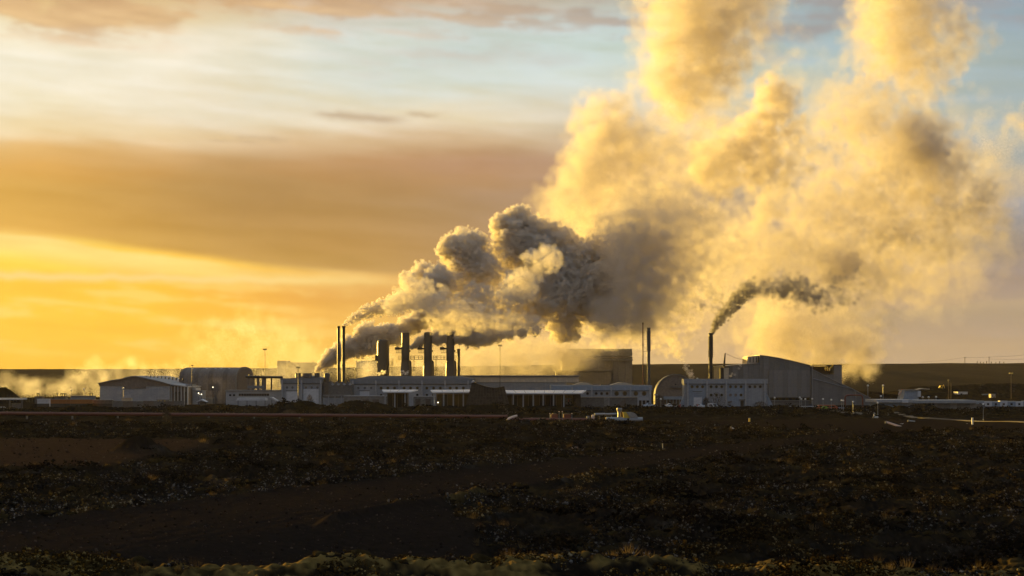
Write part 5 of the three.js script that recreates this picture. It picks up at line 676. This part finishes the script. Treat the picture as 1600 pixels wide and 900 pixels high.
// power line and small posts on the far ridge
{
  const dR = 2440, base = 34;
  for (const [x, y, lab] of [[1507.6, 558, 'timber power pole on the ridge, left of the pair'], [1545.4, 557.6, 'timber power pole on the ridge, right of the pair']]) { const T = thing('power_pole', lab, 'power pole', x, dR, undefined, base); cyl(T, 'pole', M.timber, .55, .45, T.Y(y), 0, 0, 0, 8); box(T, 'crossarm', M.timber, T.S(2.6), .5, .5, 0, T.Y(y) - .6, 0); for (const q of [-1, 1]) cyl(T, 'insulator', M.dark, .25, .2, .8, q, T.Y(y) - .3, 0, 8); }
  const T = thing('power_line', 'thin power wires strung between the ridge poles', 'cable', 1526, dR, undefined, base); const w = (a, b, sag) => tube(T, 'wire', M.dark, [V3(T.X(a[0]), T.Y(a[1]), 0), V3(T.X((a[0] + b[0]) / 2), T.Y((a[1] + b[1]) / 2 + sag), 0), V3(T.X(b[0]), T.Y(b[1]), 0)], .16, 5, 16); w([1507.6, 558.4], [1545.4, 558], .6); w([1545.4, 558], [1640, 547], 3); w([1545.4, 561], [1640, 556], 3); w([1507.6, 558.4], [1440, 566], 1);
  for (const [x, i] of [1527, 1532, 1536.5, 1541.5, 1549, 1556, 1562, 1568.5].map((x, i) => [x, i])) { const d = 2440, P = thing('ridge_post', ['leftmost of eight dark stubs on the ridge', 'second of eight dark stubs on the ridge from left', 'third of eight dark stubs on the ridge from left', 'fourth of eight dark stubs on the ridge, left of the right pole', 'fifth of eight dark stubs on the ridge, right of the right pole', 'sixth of eight dark stubs on the ridge from left', 'seventh of eight dark stubs on the ridge from left', 'rightmost of eight dark stubs on the ridge'][i], 'post', x, d, 'dark stubs along the ridge', base); cyl(P, 'post', M.timber, P.S(.7), P.S(.5), P.S(5.2 - (i % 3) * .6), 0, 0, 0, 7); add(P, 'top', new THREE.SphereGeometry(P.S(.8), 8, 6), M.timber, V3(0, P.S(5.4 - (i % 3) * .6), 0)); }
}
// ---------------------------------------------------------------- steam: drops of water drawn as clouds of tiny see-through flakes, denser where the steam is
const steamMat = new THREE.MeshPhysicalMaterial({ name: 'steam', color: new THREE.Color(0.865, 0.833, 0.785), roughness: 1, metalness: 0, transmission: 0.7, thickness: 0, ior: 1.01, specularIntensity: 0, side: THREE.DoubleSide });
const mistMat = steamMat.clone(); mistMat.name = 'thin mist'; mistMat.color.setRGB(0.97, 0.95, 0.92); mistMat.transmission = 0.95;
const smokeMat = steamMat.clone(); smokeMat.name = 'smoke'; smokeMat.color.setRGB(0.46, 0.45, 0.45);
function flakes(seed, n, R, s) {   // a small ball of n flakes of edge s, thinning outwards
  const r = rng(seed), p = new Float32Array(n * 9);
  for (let i = 0; i < n; i++) {
    let x, y, z; do { x = r() * 2 - 1; y = r() * 2 - 1; z = r() * 2 - 1; } while (x * x + y * y + z * z > 1);
    const q = R * (0.5 + 0.5 * r()); const c = [x * q, y * q, z * q];
    const u = V3(r() - 0.5, r() - 0.5, r() - 0.5).normalize(), v = V3(r() - 0.5, r() - 0.5, r() - 0.5).cross(u).normalize(), e = s * (0.7 + 0.6 * r());
    for (let k = 0; k < 3; k++) { const a = k * 2.0944, ca = Math.cos(a) * e * 0.577, sa = Math.sin(a) * e * 0.577; p[i * 9 + k * 3] = c[0] + u.x * ca + v.x * sa; p[i * 9 + k * 3 + 1] = c[1] + u.y * ca + v.y * sa; p[i * 9 + k * 3 + 2] = c[2] + u.z * ca + v.z * sa; }
  }
  const g = new THREE.BufferGeometry(); g.setAttribute('position', new THREE.BufferAttribute(p, 3)); return g;
}
let steamCopies = 0;
// blobs: [x px, y px, radius px, optical depth through the middle, distance offset in m]; joined as one drifting cloud.
// soft: 0 crisp heaped steam .. 1 thin veil; bump: size of the heaps; lobes: their number across a blob
function steam(name, label, seed, dist, blobs, o = {}) {
  const { soft = 0.1, bump = 0.5, lobes = 1.5, oct = soft > .5 ? 3 : 4, fine = 1, wisp = 0.6, grain = 1, k = 1, m: stuffMat = steamMat } = o, r = rng(seed), pos = [], siz = [];
  const R0 = mixn(0.8, 5.2, soft) * grain, s0 = 0.09 * Math.sqrt(grain), n0 = Math.round(mixn(280, 1150, soft) * fine), geo = flakes(seed + 1, n0, R0, s0), area = n0 * s0 * s0 * 0.433 * 1.03 * 0.5;
  for (const [bx, by, br, tau, dz = 0] of blobs) {
    const d = dist + dz, c = at(bx, by, d), rad = br / F * d, reach = rad * (1.1 + bump * 0.5), sig = tau * k / (2 * rad), N = Math.round(8 * reach ** 3 * sig / area), f = lobes / rad, top = reach / rad;
    for (let i = 0; i < N; i++) {
      const x = (r() * 2 - 1) * reach, y = (r() * 2 - 1) * reach, z = (r() * 2 - 1) * reach, l = Math.sqrt(x * x + y * y + z * z) / rad;
      if (l > top) continue;
      const X = c.x + x, Y = c.y + y, Z = c.z + z;
      let b = -0.27, a = 1, q = f; for (let h = 0; h < oct; h++) { b += a * (0.32 - Math.abs(noise3(X * q + 3 * h, Y * q + seed, Z * q))); a *= 0.52; q *= 2.09; }
      const dn = sstep(1 - l - bump * b, -0.02 - 0.4 * soft, 0.04 + 0.75 * soft);
      if (dn <= 0) continue;
      const thin = soft > 0 ? clamp(1 + wisp * 2 * fbm(X * f * 1.2 + 31, Y * f * 1.2, Z * f * 1.2 + seed, 3), 0.02, 2.2) / 1.6 : 0.62;
      if (r() < dn * thin) pos.push(X, Y, Z);
    }
  }
  const m = new THREE.InstancedMesh(geo, stuffMat, pos.length / 3), M = new THREE.Matrix4(), Q = new THREE.Quaternion(), S = V3(1, 1, 1);
  for (let i = 0; i < pos.length / 3; i++) {
    Q.set(r() - 0.5, r() - 0.5, r() - 0.5, r() - 0.5).normalize(); const e = 0.8 + 0.4 * r();
    m.setMatrixAt(i, M.compose(V3(pos[i * 3], pos[i * 3 + 1], pos[i * 3 + 2]), Q, S.set(e, e, e)));
  }
  steamCopies += pos.length / 3; 
  m.name = numbered(name); mark(m, label, 'steam'); m.userData.kind = 'stuff'; scene.add(shade(m));
  return m;
}
const cD = (x, y) => [x, y], cA = (x, y) => [480 + x / 2.857, 300 + y / 2.857], cB = (x, y) => [800 + x / 2, y / 2], cC = (x, y) => [960 + x / 2.5, 300 + y / 2.5];
const blobsOf = (conv, k, list) => list.map(([x, y, r, ...rest]) => [...conv(x, y), r / k, ...rest]);

steam('steam_plume', 'thin steam trail blown right from the tops of the twin slim chimneys', 11, 640, blobsOf(cA, 2.857, [
  [164, 592, 8, 4], [178, 582, 13, 4], [198, 570, 17, 4], [222, 556, 23, 4], [250, 540, 28, 4], [285, 526, 32, 4], [325, 516, 36, 4], [370, 506, 40, 4], [415, 492, 46, 4], [465, 478, 52, 4]]), { soft: .04, grain: .42, bump: .7, lobes: 1.2, k: 1.6 });
steam('steam_cloud', 'dense billowing steam with golden rims rising right of the twin slim chimneys', 12, 660, blobsOf(cA, 2.857, [
  [450, 395, 40, 6, 0], [515, 360, 48, 6, 5], [585, 385, 62, 6, -6], [500, 465, 62, 5, -4], [560, 450, 80, 5, -6], [640, 420, 70, 5, 0],
  [635, 250, 48, 7, 6], [690, 265, 92, 7, 8], [750, 235, 58, 7, 12], [715, 345, 95, 6, 8], [800, 350, 80, 6, 6],
  [872, 150, 52, 7, 15], [945, 120, 60, 7, 16], [935, 190, 95, 7, 16], [1030, 190, 80, 7, 18], [1110, 250, 100, 7, 18], [900, 270, 80, 7, 14], [1010, 270, 100, 7, 14],
  [1060, 360, 130, 6, 14], [1200, 330, 115, 7, 14], [1320, 270, 100, 6, 16], [1250, 440, 140, 7, 10], [1130, 490, 120, 6, 8], [1380, 370, 110, 5, 14], [1330, 520, 100, 5, 8], [1150, 610, 66, 6, 6], [1020, 470, 100, 6, 8],
  [985, 560, 70, 4, 6], [880, 500, 90, 4, 0], [760, 480, 80, 4, -8], [690, 535, 62, 3, -4], [800, 585, 52, 3, -4], [900, 590, 50, 3, -2],
  [950, 420, 70, 6, -22], [1075, 300, 60, 3, -28], [1005, 285, 34, 3, -28]]), { soft: .05, bump: .62, lobes: 1.7, oct: 5, k: 1.8 });
steam('steam_plume', 'low dark steam bank drifting right from behind the left buildings past the big silencer', 13, 690, blobsOf(cA, 2.857, [
  [48, 792, 14, 4], [72, 772, 24, 4], [102, 742, 38, 5], [142, 718, 40, 5], [178, 692, 44, 5], [228, 690, 52, 5], [262, 636, 54, 5], [290, 680, 52, 5], [350, 640, 50, 5], [400, 640, 50, 4], [450, 600, 46, 4], [500, 572, 46, 4], [535, 548, 42, 4], [580, 575, 44, 3], [620, 592, 36, 3], [660, 612, 34, 3]]), { soft: .05, grain: .7, bump: .6, lobes: 1.4, k: 3 });
steam('steam_plume', 'low dark steam trail blown right between the tall silencer towers', 14, 652, blobsOf(cA, 2.857, [
  [468, 692, 10, 4], [484, 682, 15, 4], [505, 668, 22, 5], [540, 656, 27, 5], [580, 650, 34, 5], [625, 642, 36, 5], [670, 640, 40, 5], [715, 645, 42, 5], [760, 655, 42, 5], [805, 650, 36, 4], [850, 646, 30, 4], [900, 638, 26, 3], [960, 630, 24, 3], [1020, 620, 24, 3]]), { soft: .05, grain: .55, bump: .6, lobes: 1.3, k: 3 });
steam('steam_cloud', 'tall soft golden steam drifting up to the top edge right of the billow', 15, 690, [
  ...blobsOf(cB, 2, [[290, 390, 95, 3.4], [350, 450, 100, 2], [250, 510, 95, 3], [220, 620, 110, 2.8], [130, 660, 70, 1.4], [450, 450, 100, 1.2], [340, 560, 130, 1.6],
    [540, 60, 150, 3.2], [650, 40, 150, 2.4], [570, 200, 140, 3], [520, 300, 100, 2.6], [450, 230, 80, .9], [750, 90, 130, .9], [650, 190, 120, 1.4], [470, 560, 120, 1.4], [580, 480, 120, 1], [680, -100, 170, 2], [500, -80, 140, 1.6], [640, 330, 100, .7]])], { soft: .75, bump: .6, lobes: 1.5 });
steam('steam_cloud', 'bright lumpy golden steam lobe standing in the middle of the drifting cloud', 16, 720, blobsOf(cB, 2, [
  [805, 265, 42, 3], [815, 320, 64, 3], [855, 300, 48, 2.4], [765, 400, 64, 3], [835, 400, 80, 2.4], [690, 455, 66, 3.4], [610, 490, 56, 3.4], [640, 550, 70, 3], [735, 505, 84, 2.6], [805, 540, 80, 2.4], [885, 480, 84, 1.5], [590, 540, 40, 3]]), { soft: .45, bump: .7, lobes: 1.7 });
steam('steam_cloud', 'broad hazy golden steam mass filling the sky above the far right hall', 17, 800, blobsOf(cB, 2, [
  [1190, 50, 136.00, 3], [1150, 160, 120, 1.36], [1290, 120, 150, 2.21], [1410, 110, 90, 0.68], [1200, -80, 127.50, 3], [1260, 240, 120, 1.36], [1080, 330, 110, 1.53], [1150, 400, 120, 1.36], [1010, 400, 80, 1.10],
  [1270, 440, 95, 3.06, -14], [1320, 500, 120, 2.21, -8], [1230, 540, 160, 1.53], [1080, 540, 160, 1.36], [940, 620, 150, 1.10], [1380, 620, 140, 1.19], [1470, 600, 80, 0.77], [1500, 690, 64, 1.36, -10], [1250, 680, 170, 1.27], [1080, 720, 180, 1.44], [900, 740, 160, 1.10], [1390, 760, 120, 0.68], [1040, 830, 80, 1.70, -30], [1180, 850, 110.50, 1], [1000, 900, 160, 1.19], [820, 830, 150, 1.10], [720, 720, 140, 1.02], [700, 900, 140, 0.85], [1300, 880, 100, 0.42], [1590, 390, 50, 1.36]]), { soft: .7, bump: .6, lobes: 1.9, wisp: .8 });
steam('steam_cloud', 'golden edged steam billow right of the dark billow above the long hall', 18, 735, blobsOf(cB, 2, [
  [230, 690, 56, 3], [340, 640, 74, 3], [430, 640, 76, 3], [520, 660, 66, 3], [600, 690, 56, 2.6], [400, 720, 120, 3, -4], [520, 750, 110, 2.6, -4], [330, 770, 100, 3, -8], [440, 840, 130, 2, -4], [570, 850, 110, 1.4], [380, 940, 120, 2], [480, 1000, 110, 1.5], [300, 1000, 110, 1.6]]), { soft: .28, bump: .6, lobes: 1.8 });
steam('steam_cloud', 'darker lumps of steam hanging in the hazy mass on the right', 31, 770, blobsOf(cD, 1, [
  [1436, 222, 34, 3], [1455, 240, 26, 2.4], [1420, 200, 22, 2], [1350, 185, 24, 1.8], [1318, 418, 22, 3], [1335, 408, 16, 2.4], [1300, 430, 16, 2], [1392, 352, 26, 2], [1420, 370, 24, 1.8], [1375, 375, 20, 1.6], [1540, 300, 22, 1.8], [1520, 330, 24, 1.6], [1280, 400, 20, 1.6], [1195, 330, 22, 1.8], [1180, 350, 16, 1.4], [1480, 330, 30, 1.4], [1360, 300, 30, 1.2], [1290, 330, 36, 1.5], [1230, 385, 32, 1.5], [1340, 350, 30, 1.3], [1110, 400, 40, 1.5], [1150, 390, 34, 1.4], [1205, 320, 26, 1.4], [1485, 262, 28, 1.4], [1250, 450, 28, 1.5], [1190, 425, 26, 1.4], [1400, 270, 28, 1.3], [1470, 380, 34, 1.2], [1370, 430, 30, 1.2]]), { soft: .4, bump: .7, lobes: 1.8 });
steam('smoke_plume', 'dark smoke trail bending right from the banded black chimney', 19, 645, blobsOf(cC, 2.5, [
  [380, 552, 8, 4], [385, 540, 12, 4], [394, 522, 17, 4], [408, 500, 22, 4], [428, 480, 26, 3.6], [450, 460, 28, 3.2], [472, 432, 30, 3], [490, 408, 33, 3], [515, 388, 34, 2.8]]), { soft: .1, grain: .55, bump: .6, lobes: 1.6, k: 1.2, m: smokeMat });
steam('smoke_plume', 'fading dark smoke drifting right beyond the bend of the chimney smoke', 32, 648, blobsOf(cC, 2.5, [
  [530, 380, 36, 2.4], [565, 376, 36, 2], [600, 382, 36, 1.8], [640, 386, 38, 1.7], [675, 376, 40, 1.8], [712, 370, 44, 1.7], [740, 388, 46, 1.6], [775, 405, 46, 1.3], [810, 425, 44, 1], [700, 420, 40, .8], [850, 400, 60, .6], [900, 380, 70, .5], [660, 345, 40, .6]]), { soft: .32, grain: .7, bump: .85, lobes: 1.5, wisp: .9, m: smokeMat });
steam('steam_plume', 'faint dark wisp left of the banded black chimney smoke', 20, 690, blobsOf(cC, 2.5, [[170, 466, 16, 2], [200, 463, 20, 2], [235, 458, 22, 2], [280, 452, 24, 1.8], [330, 445, 30, 1.4], [400, 430, 40, 1]]), { soft: .3, grain: .6, bump: .6 });
steam('steam_cloud', 'warm golden steam column rising behind the big sloping hall', 21, 730, blobsOf(cC, 2.5, [
  [640, 610, 110, 1.8], [700, 540, 130, 1.8], [620, 500, 100, 1.4], [760, 610, 110, 1.8], [720, 450, 120, 1.4], [850, 540, 130, 1.3], [920, 620, 90, 1.4], [985, 600, 80, 1.3], [965, 660, 48, 1.6], [1000, 692, 34, 2.2], [930, 684, 26, 1.6], [840, 640, 90, 1.5], [960, 500, 130, 1.1], [560, 580, 90, 1.0]]), { soft: .6, bump: .6, lobes: 1.7 });
steam('steam_bank', 'low golden ground steam in front of the ridge at the far left', 22, 880, blobsOf(cD, 1, [
  [-20, 602, 16, 0.75], [10, 598, 14, 0.65], [35, 605, 14, 0.70], [60, 603, 15, 0.65], [88, 606, 14, 0.70], [118, 596, 19, 0.70], [135, 584, 16, 0.60], [150, 572, 13, 0.45], [165, 590, 19, 0.65], [190, 580, 18, 0.55], [208, 568, 14, 0.40], [225, 586, 19, 0.60], [252, 590, 19, 0.60], [278, 586, 19, 0.55], [300, 598, 19, 0.50], [100, 612, 16, 0.70], [50, 614, 16, 0.70], [0, 614, 16, 0.70], [150, 608, 19, 0.70], [400, 590, 26, 0.40], [430, 594, 24, 0.40]]), { soft: .8, bump: .45, lobes: 1.3, oct: 2, wisp: .5, fine: .4, m: mistMat });
steam('steam_cloud', 'very thin golden steam veil rising above the vaulted hall on the left', 23, 930, blobsOf(cD, 1, [
  [310, 555, 30, 0.25], [345, 530, 34, 0.23], [385, 515, 36, 0.23], [430, 530, 40, 0.25], [470, 540, 34, 0.25], [400, 560, 34, 0.25], [350, 572, 26, 0.25], [300, 520, 20, 0.12], [480, 575, 30, 0.60], [440, 578, 28, 0.55], [570, 572, 26, 0.50], [520, 572, 26, 0.40]]), { soft: 1, bump: .4, lobes: 1.3, oct: 2, wisp: .6, fine: .3, grain: 1.3, m: mistMat });
steam('steam_bank', 'pale low steam bank hiding the large hall behind the silencer towers', 24, 705, blobsOf(cD, 1, [
  [575, 582, 14, 2], [600, 590, 14, 2], [630, 580, 16, 1.4], [660, 575, 20, 1.4], [690, 570, 22, 1.4], [730, 568, 28, 1.8], [765, 572, 28, 1.8], [800, 565, 28, 1.8], [830, 570, 26, 1.8], [865, 562, 26, 1.6], [895, 548, 20, 1.2], [760, 548, 24, 1.2], [820, 545, 26, 1.4], [790, 532, 18, 1], [860, 540, 24, 1.3], [925, 542, 16, 1], [955, 546, 13, .8], [874, 562, 20, 1.8], [890, 577, 16, 1.6], [905, 562, 18, 1.5], [880, 545, 18, 1.5], [925, 560, 16, 1], [600, 560, 16, 1]]), { soft: .75, bump: .5, lobes: 1.4, oct: 3, fine: .5 });
steam('steam_wisp', 'thin pale wisp rising left of the banded black chimney', 25, 660, blobsOf(cD, 1, [[1080, 588, 4, 1.2], [1077, 583, 5, 1.2], [1073, 577, 5, 1], [1070, 571, 5, .9], [1065, 563, 5, .7], [1060, 555, 6, .6], [1054, 546, 6, .5], [1050, 537, 6, .4]]), { soft: .4, grain: .4, bump: .6, m: mistMat });
steam('steam_wisp', 'thin pale wisp against the left part of the sloping hall', 26, 632, blobsOf(cD, 1, [[1141, 589, 3, .9], [1146, 583, 3.4, .8], [1150, 577, 4, .7], [1155, 572, 4, .5]]), { soft: .4, grain: .35, bump: .6, m: mistMat });
steam('steam_wisp', 'small golden steam puff at the foot of the wide silencer tower', 27, 645, blobsOf(cD, 1, [[592, 583, 3, 1.6], [597, 582, 3.4, 1.6], [601, 581, 2.6, 1.2]]), { soft: .2, grain: .35, bump: .6, m: mistMat });
steam('steam_wisp', 'small golden steam puff at the foot of the second silencer tower', 28, 640, blobsOf(cD, 1, [[629, 582, 3, 1.5], [634, 584, 3.2, 1.6], [637, 580, 3, 1.3]]), { soft: .2, grain: .35, bump: .6, m: mistMat });
steam('steam_cloud', 'bright golden steam spreading under the dark billow above the silencer towers', 29, 620, blobsOf(cD, 1, [
  [612, 478, 14, 2.2], [632, 468, 20, 2.4], [655, 470, 24, 2.4], [680, 480, 24, 2.2], [705, 490, 24, 2.2], [732, 488, 24, 2], [758, 496, 22, 2], [785, 502, 20, 1.8], [812, 504, 18, 1.6], [838, 500, 18, 1.4], [690, 508, 16, 1.6], [722, 512, 16, 1.6], [756, 514, 14, 1.4], [790, 516, 12, 1.2], [662, 450, 16, 2], [640, 442, 15, 2.2], [690, 458, 14, 1.4]]), { soft: .26, grain: .8, bump: .7, lobes: 1.6 });
steam('steam_cloud', 'two small golden lit steam lobes in front of the dark billow', 30, 585, blobsOf(cD, 1, [
  [808, 448, 22, 2.2], [828, 434, 18, 2], [796, 462, 16, 1.6], [824, 458, 18, 1.6], [776, 466, 14, 1.2], [840, 404, 14, 1.1], [854, 400, 18, 1.3], [868, 406, 14, 1.1], [862, 418, 12, .9], [822, 402, 10, .7]]), { soft: .42, grain: .7, bump: .8, lobes: 1.8, wisp: .9 });
steam('steam_cloud', 'half dark steam fading from the dark billow into the golden haze', 33, 650, blobsOf(cD, 1, [
  [985, 400, 44, 3], [1010, 370, 46, 2.6], [1000, 440, 46, 2.8], [985, 480, 44, 2.6], [1035, 410, 48, 2], [1020, 470, 46, 1.8], [1045, 350, 40, 1.6], [955, 495, 38, 2.4], [1000, 500, 32, 1.2], [1070, 390, 50, 1.3], [970, 350, 40, 2], [1040, 490, 40, .8], [1090, 440, 50, .8], [1100, 350, 44, .8], [1000, 320, 36, 1.2], [1130, 400, 46, .6]]), { soft: .45, bump: .8, lobes: 1.8, wisp: .8 });
steam('steam_veil', 'thin pale steam veil between the golden clouds at the upper right', 34, 830, blobsOf(cD, 1, [
  [1280, 190, 60, .5], [1530, 220, 70, .4], [1545, 290, 70, .5], [1500, 390, 80, .5], [1450, 420, 80, .5], [1130, 215, 70, .6], [1060, 270, 80, .7], [1010, 130, 50, .25], [1150, 450, 80, .6], [1080, 470, 70, .6], [900, 330, 50, .5], [870, 350, 40, .4], [1260, 130, 60, .3]]), { soft: 1, bump: .5, lobes: 1.8, grain: 1.4, wisp: .9 });
console.log('steam copies', steamCopies);
// thin warm haze of the evening air
scene.fog = new THREE.FogExp2(new THREE.Color(1, 0.93, 0.82), 0.00002);
renderer.render(scene, camera);
